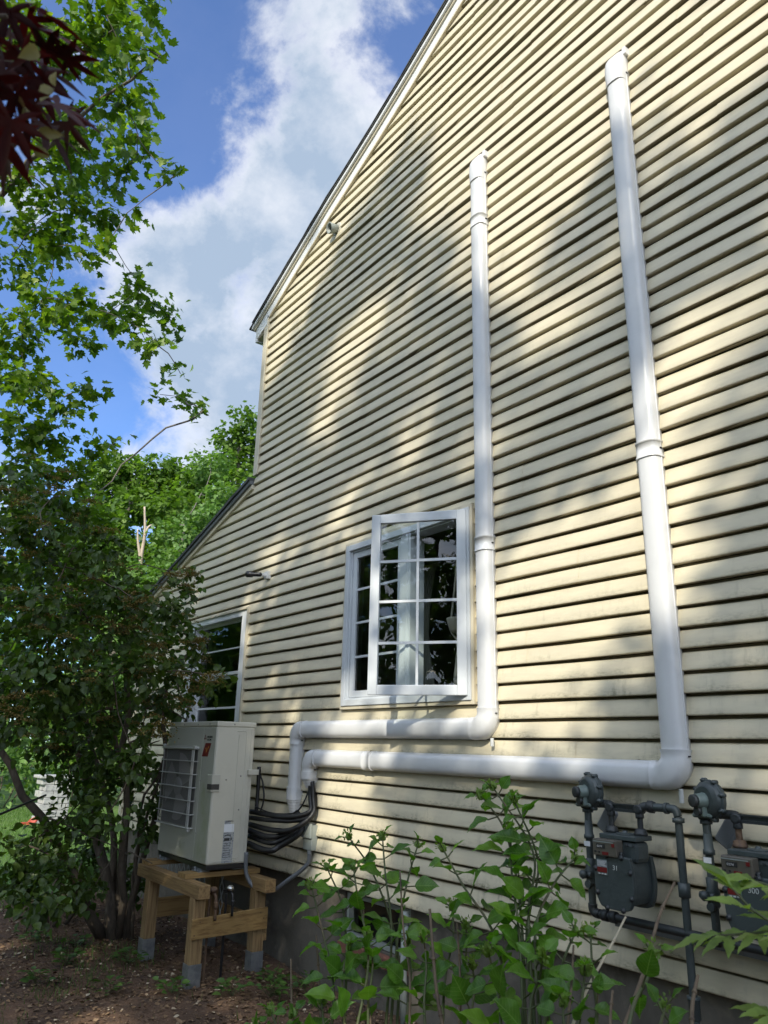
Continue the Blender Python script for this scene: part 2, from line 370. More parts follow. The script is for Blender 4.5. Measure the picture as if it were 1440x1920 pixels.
def woodmat(name, base, dark, axis, scale=9.0):
    st = {'x': (0.06, 1, 1), 'y': (1, 0.06, 1), 'z': (1, 1, 0.06)}[axis]
    return mat(name, base, 0.65, noise=[(scale*6, 4, dark, 0.45, 0.68, st), (scale, 3, tuple(c*0.72 for c in base), 0.5, 0.8, (1,1,1)), (5.0, 3, (0.22, 0.18, 0.08), 0.6, 0.85, (1, 1, 1))], bump=(70, 0.25, st))
Z0 = 0.645; EXPO = 0.10164
M = {}
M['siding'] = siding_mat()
M['cream'] = mat('cream_trim', (0.60, 0.54, 0.41), 0.45, noise=[(9, 4, (0.42, 0.38, 0.28), 0.5, 0.8, (1,1,0.4))])
M['white'] = mat('white_vinyl', (0.56, 0.59, 0.615), 0.32, noise=[(6, 5, (0.48, 0.505, 0.52), 0.5, 0.8, (1,1,0.4))])
M['whitealu'] = mat('white_aluminium', (0.70, 0.72, 0.74), 0.4, noise=[(5, 5, (0.5, 0.52, 0.53), 0.5, 0.85, (1,1,0.3))])
M['cover'] = mat('white_pvc_cover', (0.63, 0.635, 0.64), 0.30, noise=[(4, 5, (0.57, 0.575, 0.58), 0.45, 0.8, (1,1,1)), (30, 4, (0.55, 0.55, 0.53), 0.66, 0.85, (1,1,0.3))], bump=(3, 0.05, (1,1,1)))
M['shingle'] = mat('asphalt_shingle', (0.055, 0.06, 0.062), 0.9, noise=[(120, 3, (0.14, 0.14, 0.14), 0.5, 0.7, (1,1,1)), (9, 3, (0.03, 0.03, 0.035), 0.5, 0.7, (1,1,1))])
M['concrete'] = mat('foundation_concrete', (0.13, 0.118, 0.098), 0.85, noise=[(3, 6, (0.07, 0.062, 0.05), 0.42, 0.7, (1,1,0.5)), (12, 5, (0.17, 0.145, 0.115), 0.5, 0.75, (1,1,1)), (90, 2, (0.30, 0.28, 0.25), 0.72, 0.8, (1,1,0.3))], bump=(26, 0.3, (1,1,1)))
M['dark'] = mat('dark_void', (0.012, 0.012, 0.012), 0.9)
M['room'] = mat('room_paint', (0.22, 0.205, 0.18), 0.9, noise=[(2, 3, (0.12, 0.11, 0.10), 0.4, 0.7, (1,1,1))])
M['cabinet'] = mat('heat_pump_paint', (0.52, 0.50, 0.42), 0.42, noise=[(3.5, 4, (0.45, 0.44, 0.37), 0.45, 0.75, (1,1,1)), (40, 3, (0.30, 0.29, 0.23), 0.72, 0.8, (1,1,0.5))])
M['cabinet_front'] = mat('heat_pump_front_shaded_paint', (0.38, 0.38, 0.325), 0.42, noise=[(4, 5, (0.25, 0.28, 0.15), 0.5, 0.85, (1,1,0.7))])  # base darker than the cabinet to carry the front's shade, plus algae stains
M['wire'] = mat('coated_wire', (0.42, 0.42, 0.39), 0.35)
M['mesh'] = mat('grey_grille_plastic', (0.17, 0.165, 0.155), 0.5)
M['fan'] = mat('fan_plastic', (0.12, 0.12, 0.12), 0.5)
M['ink'] = mat('black_ink', (0.02, 0.02, 0.02), 0.5)
M['red'] = mat('red_ink', (0.15, 0.008, 0.008), 0.45)
M['orange'] = mat('orange_ink', (0.55, 0.22, 0.04), 0.45)
M['paper'] = mat('white_sticker', (0.70, 0.72, 0.74), 0.4)
M['greypaper'] = mat('grey_label', (0.34, 0.36, 0.37), 0.45, noise=[(60, 3, (0.16, 0.17, 0.18), 0.5, 0.6, (0.6,0.6,2.2))])
M['screw'] = mat('screw_steel', (0.28, 0.27, 0.25), 0.4, 0.8)
M['foam'] = mat('black_pipe_insulation', (0.007, 0.007, 0.0075), 0.45, noise=[(20, 3, (0.013, 0.013, 0.013), 0.5, 0.8, (1,1,1))], bump=(40, 0.2, (1,1,1)))
M['conduit'] = mat('grey_conduit', (0.14, 0.15, 0.16), 0.35)
M['greybox'] = mat('grey_enclosure', (0.27, 0.30, 0.28), 0.5, noise=[(8, 4, (0.2, 0.22, 0.2), 0.5, 0.8, (1,1,1))])
M['gas'] = mat('grey_gas_paint', (0.050, 0.064, 0.065), 0.42, 0.0, 0.5, noise=[(7, 5, (0.030, 0.040, 0.041), 0.45, 0.8, (1,1,1)), (45, 4, (0.075, 0.085, 0.08), 0.62, 0.8, (1,1,1))], bump=(35, 0.2, (1,1,1)))
M['gas_lt'] = mat('light_grey_gas_paint', (0.11, 0.15, 0.14), 0.42, noise=[(12, 5, (0.09, 0.12, 0.12), 0.5, 0.8, (1,1,1))])
M['iron'] = mat('black_iron_pipe', (0.035, 0.040, 0.042), 0.5, 0.3, noise=[(14, 5, (0.09, 0.075, 0.06), 0.55, 0.8, (1,1,1))], bump=(50, 0.25, (1,1,1)))
M['rust'] = mat('rusty_brass', (0.16, 0.10, 0.06), 0.7, 0.4, noise=[(30, 5, (0.09, 0.06, 0.05), 0.45, 0.7, (1,1,1))], bump=(60, 0.5, (1,1,1)))
M['galv'] = mat('galvanised_steel', (0.36, 0.38, 0.40), 0.42, 0.75, noise=[(18, 3, (0.24, 0.26, 0.28), 0.4, 0.7, (1,1,1))])
M['chrome'] = mat('dull_chrome', (0.5, 0.5, 0.48), 0.25, 0.9)
M['blackplastic'] = mat('black_plastic', (0.015, 0.015, 0.017), 0.3)
M['whiteplastic'] = mat('white_plastic', (0.55, 0.56, 0.55), 0.4)
M['woodx'] = woodmat('treated_timber', (0.27, 0.175, 0.075), (0.15, 0.085, 0.035), 'x')
M['woody'] = woodmat('treated_timber_board', (0.30, 0.19, 0.07), (0.18, 0.10, 0.035), 'y')
M['woodz'] = woodmat('treated_timber_post', (0.28, 0.185, 0.085), (0.16, 0.095, 0.04), 'z')
M['bark'] = mat('brown_bark', (0.085, 0.065, 0.045), 0.9, noise=[(20, 5, (0.15, 0.125, 0.095), 0.5, 0.75, (1,1,0.3)), (9, 4, (0.03, 0.024, 0.018), 0.5, 0.75, (1,1,0.4))], bump=(30, 0.8, (1,1,0.25)))
M['bark2'] = mat('grey_bark', (0.14, 0.125, 0.105), 0.9, noise=[(16, 5, (0.06, 0.055, 0.045), 0.5, 0.75, (1,1,0.3))], bump=(30, 0.8, (1,1,0.25)))
M['deadwood'] = mat('bleached_deadwood', (0.52, 0.42, 0.33), 0.8, noise=[(5, 5, (0.25, 0.19, 0.14), 0.5, 0.8, (1,1,0.3))])
M['greenstem'] = mat('green_stem', (0.06, 0.075, 0.025), 0.6, noise=[(12, 4, (0.15, 0.10, 0.06), 0.5, 0.75, (1,1,0.3))])
M['cane'] = mat('dry_cane', (0.13, 0.095, 0.06), 0.8, noise=[(22, 4, (0.05, 0.035, 0.025), 0.5, 0.7, (1,1,0.3))])
M['glass'] = glassmat('window_glass')
M['fabric'] = mat('cream_cotton', (0.30, 0.285, 0.245), 0.9)
M['stone'] = mat('pale_block', (0.42, 0.42, 0.41), 0.8, noise=[(9, 5, (0.26, 0.26, 0.27), 0.45, 0.7, (1,1,1))], bump=(12, 0.6, (1,1,1)))
M['brick'] = mat('brown_brick', (0.20, 0.085, 0.055), 0.85, noise=[(25, 4, (0.11, 0.055, 0.04), 0.45, 0.7, (1,1,1))])
M['maple'] = leafmat('maple_leaf', (0.05, 0.105, 0.010), (0.13, 0.21, 0.016), (0.25, 0.33, 0.03), 0.47)
M['woodland'] = leafmat('woodland_leaf', (0.055, 0.115, 0.018), (0.125, 0.215, 0.03), (0.18, 0.28, 0.045), 0.40, 0.55)
M['woodland2'] = leafmat('pale_woodland_leaf', (0.08, 0.16, 0.04), (0.15, 0.26, 0.06), (0.19, 0.30, 0.08), 0.35, 0.55)
M['viburnum'] = leafmat('viburnum_leaf', (0.032, 0.062, 0.010), (0.068, 0.110, 0.016), (0.08, 0.16, 0.045), 0.33, 0.45, tcol=(1.4, 1.8, 0.5))
M['flower'] = leafmat('faded_flower', (0.15, 0.105, 0.028), (0.22, 0.165, 0.045), (0.17, 0.18, 0.05), 0.2, 0.8, tcol=(1.2, 1.1, 0.7))
M['hydrangea'] = leafmat('hydrangea_leaf', (0.06, 0.15, 0.016), (0.11, 0.24, 0.022), (0.19, 0.33, 0.03), 0.42, 0.36, tcol=(1.5, 1.9, 0.5), vein=True)
M['bud'] = leafmat('hydrangea_bud', (0.12, 0.20, 0.035), (0.17, 0.26, 0.05), None, 0.3, 0.5)
M['lime'] = leafmat('young_maple_leaf', (0.14, 0.22, 0.045), (0.22, 0.31, 0.075), (0.28, 0.35, 0.10), 0.4, 0.5)
M['red_leaf'] = leafmat('red_maple_leaf', (0.020, 0.004, 0.005), (0.042, 0.006, 0.007), (0.07, 0.010, 0.010), 0.30, 0.6, tcol=(2.2, 0.6, 0.5))
M['samara'] = leafmat('maple_seed_wing', (0.13, 0.14, 0.03), (0.20, 0.17, 0.05), (0.26, 0.13, 0.08), 0.4, 0.5, tcol=(1.3, 1.2, 0.7))
M['weed'] = leafmat('weed_leaf', (0.05, 0.11, 0.025), (0.09, 0.17, 0.03), (0.13, 0.2, 0.05), 0.3, 0.5)
M['grass'] = leafmat('grass_blade', (0.06, 0.13, 0.02), (0.11, 0.21, 0.035), (0.17, 0.25, 0.06), 0.35, 0.5)
M['litter'] = leafmat('dead_leaf', (0.07, 0.038, 0.02), (0.22, 0.14, 0.075), (0.50, 0.42, 0.30), 0.05, 0.8, tcol=(1, 0.8, 0.6))
# ------------------------------------------------------------------ leaves
def tri_fan(outline, fold=0.18, droop=0.15):
    """flat outline (u across, v along) -> verts with a folded midrib and a drooping tip, fan from a centre vertex"""
    c = (0.0, 0.42); P = [c] + outline; V = []
    for u, v in P: V.append((u, v, abs(u)*fold - droop*v*v))
    n = len(outline); F = [(0, 1+i, 1+(i+1) % n) for i in range(n)]
    return np.array(V, np.float32), np.array(F, np.int32)
def sym(half): return half + [(-u, v) for u, v in reversed(half) if u > 1e-6]
T_MAPLE = tri_fan(sym([(0, 0.08), (0.22, 0.02), (0.30, 0.14), (0.58, 0.30), (0.36, 0.40), (0.50, 0.66), (0.22, 0.62), (0.16, 0.80), (0, 1.0)]))
T_MAPLE_LO = tri_fan(sym([(0, 0.02), (0.5, 0.22), (0.26, 0.42), (0.40, 0.72), (0, 1.0)]))
T_OVAL = tri_fan(sym([(0, 0.0), (0.26, 0.12), (0.36, 0.36), (0.26, 0.68), (0, 1.0)]), 0.25, 0.2)
T_DIA = (np.array([(0, 0, 0), (0.34, 0.45, 0.06), (0, 1, -0.12), (-0.34, 0.45, 0.06)], np.float32), np.array([(0, 1, 2), (0, 2, 3)], np.int32))
def palm(n=7, depth=0.22, wid=0.10):
    out = [(0.0, 0.0)]; half = []
    angs = np.linspace(-125, 125, n)
    pts = []
    for k, a in enumerate(angs):
        L = 1.0 - 0.45*abs(a)/125; ar = R(a)
        if k > 0:
            am = R((angs[k-1]+a)/2); pts.append((math.sin(am)*depth, math.cos(am)*depth))
        for w_, l_ in ((-wid, 0.45), (-wid*0.9, 0.62), (0, 1.0), (wid*0.9, 0.62), (wid, 0.45)):
            pts.append((math.sin(ar)*L*l_ + math.cos(ar)*w_*L, math.cos(ar)*L*l_ - math.sin(ar)*w_*L))
    out += pts
    V = [(0, 0.05, 0)] + [(u, v, 0.10*math.hypot(u, v)*abs(math.sin(3*math.atan2(u, v+1e-6))) - 0.18*(u*u+v*v)) for u, v in out]
    n_ = len(out); F = [(0, 1+i, 1+(i+1) % n_) for i in range(n_)]
    return np.array(V, np.float32), np.array(F, np.int32)
T_JAP = palm()
def blade(rows, cols=4, fold=0.22, droop=0.35, serr=0.03, wave=0.03):
    """a broad leaf as a grid; rows = list of (v, halfwidth)"""
    V = []; F = []
    fine = []
    for i in range(len(rows)-1):
        (v0, w0), (v1, w1) = rows[i], rows[i+1]
        for k in range(2): t = k/2; fine.append((v0+(v1-v0)*t, w0+(w1-w0)*t))
    fine.append(rows[-1])
    for r_, (v, w) in enumerate(fine):
        for c in range(cols+1):
            u = -1 + 2*c/cols; ww = w*(1 + (serr*(1 if r_ % 2 else -1) if abs(u) == 1 else 0))
            z = abs(u)**0.8*w*fold*2 - droop*v*v*0.6 + wave*math.sin(v*14 + 2)*abs(u) + 0.02*math.sin(r_*math.pi)*abs(u)
            z += 0.012*(1 if r_ % 2 else -1)*(1-abs(abs(u)-0.5)*2)
            V.append((u*ww, v + 0.04*abs(u)*(-1), z))
    m_ = cols+1
    for r_ in range(len(fine)-1):
        for c in range(cols): a = r_*m_+c; F.append((a, a+1, a+m_+1, a+m_))
    return np.array(V, np.float32), np.array(F, np.int32)
T_HYD = blade([(0, 0.02), (0.08, 0.20), (0.22, 0.36), (0.42, 0.42), (0.62, 0.35), (0.80, 0.20), (0.92, 0.08), (1.0, 0.005)], wave=0.03, droop=0.22, fold=0.13)
T_HYD2 = blade([(0, 0.02), (0.08, 0.16), (0.22, 0.28), (0.42, 0.32), (0.62, 0.27), (0.80, 0.17), (0.92, 0.06), (1.0, 0.005)], fold=0.25, droop=0.45, wave=0.04)
T_VIB = blade([(0, 0.02), (0.12, 0.28), (0.35, 0.40), (0.60, 0.33), (0.82, 0.15), (1.0, 0.01)], cols=2, fold=0.2, droop=0.3)
T_GRASS = (np.array([(-0.04, 0, 0), (0.04, 0, 0), (0.03, 0.5, 0.05), (-0.03, 0.5, 0.05), (0, 1.0, 0.25)], np.float32), np.array([(0, 1, 2), (0, 2, 3), (3, 2, 4)], np.int32))
def leaves(name, tmpl, P, D, U, S, mats, parent=None, mi=None, wid=None):
    """P positions, D growing directions, U leaf normals (made perpendicular), S sizes"""
    TV, TF = tmpl; P = np.asarray(P, float); D = np.asarray(D, float); U = np.asarray(U, float); S = np.asarray(S, float)
    D = D/np.linalg.norm(D, axis=1, keepdims=True); U = U - D*(U*D).sum(1, keepdims=True); U /= np.linalg.norm(U, axis=1, keepdims=True)+1e-9
    X = np.cross(D, U); w_ = np.ones(len(P)) if wid is None else wid
    V = P[:, None, :] + S[:, None, None]*(TV[None, :, 0:1]*X[:, None, :]*w_[:, None, None] + TV[None, :, 1:2]*D[:, None, :] + TV[None, :, 2:3]*U[:, None, :])
    n = len(P); k = len(TV)
    F = TF[None, :, :] + (np.arange(n)*k)[:, None, None]
    m_ = None if mi is None else np.repeat(mi, len(TF))
    me = npmesh(name, V.reshape(-1, 3), F.reshape(-1, TF.shape[1]), mats, m_, smooth=TF.shape[1] == 4)
    if tmpl is T_HYD or tmpl is T_HYD2:
        uvl = me.uv_layers.new(name='leaf'); vi = np.empty(len(me.loops), np.int32); me.loops.foreach_get('vertex_index', vi); uvl.data.foreach_set('uv', TV[vi % k][:, :2].astype(np.float32).ravel())
    return link(name, me, parent)
def rdirs(n, g=rng):
    v = g.normal(size=(n, 3)); return v/np.linalg.norm(v, axis=1, keepdims=True)
def cluster_leaves(cl, per, size, jitter=0.3, hang=0.35, flat=0.75, g=rng, shell=0.3):
    """cl: (x,y,z,r) clusters. leaves gathered on sprigs inside each. returns P,D,U,S"""
    Ps, Ds, Us, Ss = [], [], [], []
    for (x, y, z, r) in cl:
        n = max(3, int(per*(r/0.3)**(2 if r > 0.3 else 1.5)))
        ns = max(2, n//7)
        sp = g.normal(size=(ns, 3)); sp /= np.linalg.norm(sp, axis=1, keepdims=True); sp *= (r*(shell + (1-shell)*g.random((ns, 1))**0.6)); sp[:, 2] *= flat
        out = sp/np.maximum(np.linalg.norm(sp, axis=1, keepdims=True), 1e-6)
        idx = g.integers(0, ns, n)
        P = sp[idx] + g.normal(size=(n, 3))*size*0.75
        D = out[idx]*0.8 + g.normal(size=(n, 3))*0.6; D[:, 2] -= hang
        U = g.normal(size=(n, 3))*0.45 + np.array([0, 0, 1.0]) + out[idx]*0.3
        Ps.append(P + np.array([x, y, z])); Ds.append(D); Us.append(U); Ss.append(size*(1 + jitter*(g.random(n)*2-1)))
    return np.concatenate(Ps), np.concatenate(Ds), np.concatenate(Us), np.concatenate(Ss)
def limb(mb, a, b, r0, r1, n=7, sag=0.1, k=6, g=random):
    a = Vector(a); b = Vector(b); L = (b-a).length; pts = []; rr = []
    off = Vector((g.uniform(-1, 1), g.uniform(-1, 1), g.uniform(0.0, 1)))*L*sag
    for i in range(k+1):
        t = i/k; p = a.lerp(b, t) + off*math.sin(t*math.pi) + Vector((g.uniform(-1, 1), g.uniform(-1, 1), g.uniform(-1, 1)))*L*0.018*(0 if i in (0, k) else 1)
        pts.append(p); rr.append(r0 + (r1-r0)*t**0.8)
    mb.tube(pts, rr, n); return pts
def skeleton(mb, base, top, cl, r0, spread=0.35, g=random, tw=0.006, n_main=6, start=0.35):
    """trunk from base to top, main limbs, then a twig to every cluster from the nearest limb point"""
    tr = limb(mb, base, top, r0, r0*0.35, 10, 0.03, 12, g)
    nodes = [(p, r0*(1-0.6*i/len(tr))) for i, p in enumerate(tr) if i >= len(tr)*start]
    C = [Vector(c[:3]) for c in cl]; order = sorted(C, key=lambda c: -(c-Vector(top)).length); mains = []
    for c in order:
        if len(mains) >= n_main: break
        if all((c-m_).length > spread*(Vector(top)-Vector(base)).length*0.5 for m_ in mains): mains.append(c)
    for c in mains:
        s_ = min(nodes, key=lambda q: (q[0]-c).length + abs(q[0].z-(c.z-0.3*(c-q[0]).length))*0.8)
        pts = limb(mb, s_[0], c, s_[1]*0.5, 0.012, 7, 0.07, 8, g)
        nodes += [(p, 0.012 + (s_[1]*0.5-0.012)*(1-i/8)) for i, p in enumerate(pts) if i > 0]
    for c in C:
        if c in mains: continue
        s_ = min(nodes, key=lambda q: (q[0]-c).length)
        if (s_[0]-c).length < 0.05: continue
        pts = limb(mb, s_[0], c, min(s_[1]*0.6, 0.02), tw, 5, 0.08, 5, g)
        nodes += [(p, 0.012) for p in pts[2:]]
# ------------------------------------------------------------------ ground
def soil_mat():
    m_ = bpy.data.materials.new('soil'); m_.use_nodes = True; t = m_.node_tree; b = t.nodes['Principled BSDF']; b.inputs['Roughness'].default_value = 0.95
    co = N(t, 'ShaderNodeTexCoord').outputs['Object']
    def nz(scale, det=5): 
        n_ = N(t, 'ShaderNodeTexNoise', i={'Scale': scale, 'Detail': det, 'Roughness': 0.65}); t.links.new(co, n_.inputs[0]); return n_.outputs[0]
    def rg(v, a, b_, c=0., d=1.):
        mr = N(t, 'ShaderNodeMapRange', interpolation_type='SMOOTHSTEP', i={1: a, 2: b_, 3: c, 4: d}); t.links.new(v, mr.inputs[0]); return mr.outputs[0]
    cur = N(t, 'ShaderNodeMix', data_type='RGBA'); cur.inputs[6].default_value = (0.125, 0.070, 0.040, 1); cur.inputs[7].default_value = (0.06, 0.034, 0.020, 1); t.links.new(rg(nz(2.5), 0.4, 0.65), cur.inputs[0])
    m2 = N(t, 'ShaderNodeMix', data_type='RGBA'); t.links.new(cur.outputs[2], m2.inputs[6]); m2.inputs[7].default_value = (0.17, 0.115, 0.07, 1); t.links.new(rg(nz(40, 4), 0.55, 0.7), m2.inputs[0])
    # away from the bed the ground turns to lawn
    sp = N(t, 'ShaderNodeSeparateXYZ'); t.links.new(co, sp.inputs[0])
    edge = math_(t, 'ADD', sp.outputs[0], math_(t, 'MULTIPLY', nz(1.2, 3), 1.5))
    g = rg(edge, -9.0, -8.4, 1.0, 0.0)
    gc = N(t, 'ShaderNodeMix', data_type='RGBA'); gc.inputs[6].default_value = (0.07, 0.13, 0.025, 1); gc.inputs[7].default_value = (0.12, 0.20, 0.04, 1); t.links.new(rg(nz(3.0), 0.4, 0.6), gc.inputs[0])
    m3 = N(t, 'ShaderNodeMix', data_type='RGBA'); t.links.new(g, m3.inputs[0]); t.links.new(m2.outputs[2], m3.inputs[6]); t.links.new(gc.outputs[2], m3.inputs[7])
    t.links.new(m3.outputs[2], b.inputs['Base Color'])
    bp = N(t, 'ShaderNodeBump', i={'Strength': 0.8, 'Distance': 0.03}); t.links.new(nz(22, 8), bp.inputs['Height']); t.links.new(bp.outputs[0], b.inputs['Normal'])
    return m_
M['soil'] = soil_mat()
def ground_h(x, y):
    return 0.018*np.sin(x*3.1+1.3)*np.cos(y*2.7) + 0.012*np.sin(x*7.3)*np.sin(y*6.1+0.5) + 0.006*np.sin(x*17+2)*np.cos(y*19)
def ground():
    xs = np.concatenate([np.linspace(-400, -30, 12)[:-1], np.linspace(-30, -10, 30)[:-1], np.linspace(-10, 3, 150), np.linspace(3, 400, 14)[1:]])
    ys = np.concatenate([np.linspace(-400, -20, 12)[:-1], np.linspace(-20, -4, 20)[:-1], np.linspace(-4, 1, 70), np.linspace(1, 400, 18)[1:]])
    X, Y = np.meshgrid(xs, ys); near = np.exp(-((np.maximum(0, np.abs(X+4)-8))/4)**2)*np.exp(-((np.maximum(0, np.abs(Y+1.5)-3))/3)**2)
    Z = ground_h(X, Y)*near
    V = np.stack([X, Y, Z], -1).reshape(-1, 3); nx = len(xs); ny = len(ys)
    a = (np.arange(ny-1)[:, None]*nx + np.arange(nx-1)[None, :]).ravel(); F = np.stack([a, a+1, a+nx+1, a+nx], 1)
    o = link('ground', npmesh('ground', V, F, M['soil'], smooth=True)); tag(o, 'brown bare soil bed turning to green lawn beyond the shrub', 'ground', kind='structure')
ground()

# ------------------------------------------------------------------ house
house = empty('house', (-2.5, 0, 0), 'cream vinyl sided house gable wall with steep rake and lower roof', 'house')
RAKE = [(-6.80, 6.02), (-5.41, 6.72), (-4.66, 7.05), (-4.14, 7.30), (-3.52, 7.62), (-0.60, 9.03)]
def rake_z(x):
    for (x0, z0), (x1, z1) in zip(RAKE, RAKE[1:]):
        if x <= x1: return z0 + (z1-z0)*(x-x0)/(x1-x0)
    return RAKE[-1][1] - 0.48*(x-RAKE[-1][0])
def rake_x(z):
    for (x0, z0), (x1, z1) in zip(RAKE, RAKE[1:]):
        if z <= z1: return x0 + (x1-x0)*(z-z0)/(z1-z0)
    return 99
def lroof_z(x): return 4.17 + 0.325*(x+6.5)
def left_x(z):
    if z < lroof_z(-9.42): return -9.42
    if z < 4.16: return (z-0.07-4.17)/0.325 - 6.5
    if z < rake_z(-6.56)-0.16: return -6.555
    return max(-6.555, rake_x(z+0.14))
XR = 3.2
def right_x(z): return XR if z < rake_z(XR)-0.1 else (RAKE[-1][0] + (RAKE[-1][1]-0.1-z)/0.48)
HOLES = [(-4.855, -3.445, 1.875, 3.105), (-7.905, -6.525, 1.46, 2.825)]     # casement, double hung
def siding():
    V = []; F = []
    prof = [(0.0, -0.0215), (0.003, -0.0240), (0.010, -0.0235), (0.078, -0.0105), (0.084, -0.0075), (0.087, 0.002), (0.089, 0.012), (EXPO, 0.014)]
    g = random.Random(11); zc = Z0; row = 0; seam = []
    while zc < 8.95:
        if row % 2 == 0:
            seam = sorted([g.uniform(-9, -5), g.uniform(-5.2, -2.6), g.uniform(-2.4, 0.5), g.uniform(0.6, 2.6)])
        z1 = zc+EXPO
        def emit(xa_f, xb_f, off, zlo, zhi, wob):
            # clip profile
            pr = []
            for (h, y) in prof: pr.append((zc+h, y))
            P2 = []
            for (a, b) in zip(pr, pr[1:]):
                za, zb = a[0], b[0]
                if zb <= zlo or za >= zhi: continue
                def at(z): t = 0 if zb == za else (z-za)/(zb-za); return (z, a[1]+(b[1]-a[1])*t)
                A = at(max(za, zlo)); B = at(min(zb, zhi))
                if not P2: P2.append(A)
                P2.append(B)
            if len(P2) < 2: return
            if zlo <= zc: P2 = [(zc+0.001, 0.014)] + P2     # the butt edge returns to the wall
            xa0 = min(xa_f(z) for z, _ in P2); xb0 = max(xb_f(z) for z, _ in P2)
            if xb0-xa0 < 0.01: return
            n = max(1, int((xb0-xa0)/0.30)); b0 = len(V); k = len(P2)
            for i in range(n+1):
                x = xa0 + (xb0-xa0)*i/n
                dz = wob*(0.0016*math.sin(x*2.1+row*1.7) + 0.0012*math.sin(x*5.3+row*0.9)); dy = 0.0015*math.sin(x*1.6+row*2.3)
                for z, y in P2:
                    xx = min(max(x, xa_f(z)), xb_f(z)); V.append((xx, y + off + dy, z + (dz if zlo <= zc and zhi >= z1 else 0)))
            for i in range(n):
                for j in range(k-1): a = b0+i*k+j; F.append((a, a+1, a+k+1, a+k))
        cuts = [(None, left_x)]
        xs = [s for s in seam if left_x(zc) + 0.1 < s < right_x(zc)-0.1]
        segs = []; lo = left_x
        for q, s in enumerate(xs + [None]):
            hi = right_x if s is None else (lambda z, s=s: s)
            segs.append((lo, hi, -0.0035 if q % 2 else 0.0))
            if s is not None: lo = (lambda z, s=s: s-0.02) if True else None
        for lo, hi, off in segs:
            hs = [h for h in HOLES if h[2] < z1 and h[3] > zc and h[1] > lo(zc) and h[0] < hi(zc)]
            cur = lo
            for h in sorted(hs):
                emit(cur, (lambda z, h=h, hi=hi: min(h[0], hi(z))), off, zc, z1, 1)
                a = (lambda z, h=h, lo=lo: max(h[0], lo(z))); b = (lambda z, h=h, hi=hi: min(h[1], hi(z)))
                if h[2] > zc: emit(a, b, off, zc, min(z1, h[2]), 1)
                if h[3] < z1: emit(a, b, off, max(zc, h[3]), z1, 1)
                cur = (lambda z, h=h, lo=lo: max(h[1], lo(z)))
            emit(cur, hi, off, zc, z1, 1)
        zc += EXPO; row += 1
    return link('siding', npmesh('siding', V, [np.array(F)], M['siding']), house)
siding()
# backing, shell of the building (blocks light, returns the other walls)
b = MB()
def hwall(x0, x1, z0, z1, y=0.03): b.quad((x0, y, z0), (x1, y, z0), (x1, y, z1), (x0, y, z1))
D = 8.5
b.quad((-9.40, 0.012, 0.6), (-9.40, D, 0.6), (-9.40, D, 3.2), (-9.40, 0.012, 3.2))
b.quad((-6.54, 0.012, 4.1), (-6.54, D, 4.1), (-6.54, D, 6.1), (-6.54, 0.012, 6.1))
b.quad((XR, 0.012, 0.6), (XR, D, 0.6), (XR, D, 7.2), (XR, 0.012, 7.2))
b.quad((-9.4, D, 0.6), (XR, D, 0.6), (XR, D, 7.2), (-9.4, D, 3.2))
b.build('side_wall', M['cream'], house, fix=False)
# sheathing behind the siding: a sheet with the two openings
s = MB(); YB = 0.034
def zt(x): return (rake_z(x)-0.12) if x > -6.55 else lroof_z(x)-0.08
def strip(xa, xb, za, zb_f):
    n = max(1, int((xb-xa)/0.4))
    for i in range(n):
        x0 = xa+(xb-xa)*i/n; x1 = xa+(xb-xa)*(i+1)/n; s.quad((x0, YB, za), (x1, YB, za), (x1, YB, zb_f(x1)), (x0, YB, zb_f(x0)))
for xa, xb, h in ((-9.40, -7.905, None), (-7.905, -6.56, HOLES[1]), (-6.56, -6.525, HOLES[1]), (-6.525, -4.855, None), (-4.855, -3.445, HOLES[0]), (-3.445, -0.6, None), (-0.6, XR, None)):
    if h is None: strip(xa, xb, 0.652, zt)
    else: strip(xa, xb, 0.652, lambda x, h=h: h[2]); strip(xa, xb, h[3], zt)
s.build('sheathing', M['dark'], house, fix=False)
# starter strip under the first course
mb = MB(); mb.box((-9.42, 0.002, 0.640), (XR, 0.034, 0.655)); mb.build('starter_strip', M['cream'], house)
# foundation
mb = MB(); mb.box((-9.36, 0.036, -0.5), (-4.83, 0.30, 0.66)); mb.box((-4.83, 0.036, -0.5), (-4.10, 0.30, 0.335)); mb.box((-4.10, 0.036, -0.5), (XR-0.05, 0.30, 0.66))
mb.box((-9.36, 0.3, -0.5), (-9.10, D, 0.62)); mb.build('foundation', M['concrete'], house)
# corner boards
mb = MB(); mb.box((-6.645, -0.030, 4.195), (-6.552, -0.0, 6.02)); mb.box((-6.645, -0.001, 4.195), (-6.60, 0.09, 6.02)); mb.box((-6.575, -0.036, 4.195), (-6.548, -0.0265, 6.02))
mb.build('corner_board', M['cream'], house, bevel=0.004)
mb = MB(); mb.box((-9.47, -0.030, 0.62), (-9.38, -0.001, 3.20)); mb.build('corner_board', M['cream'], house, bevel=0.004)
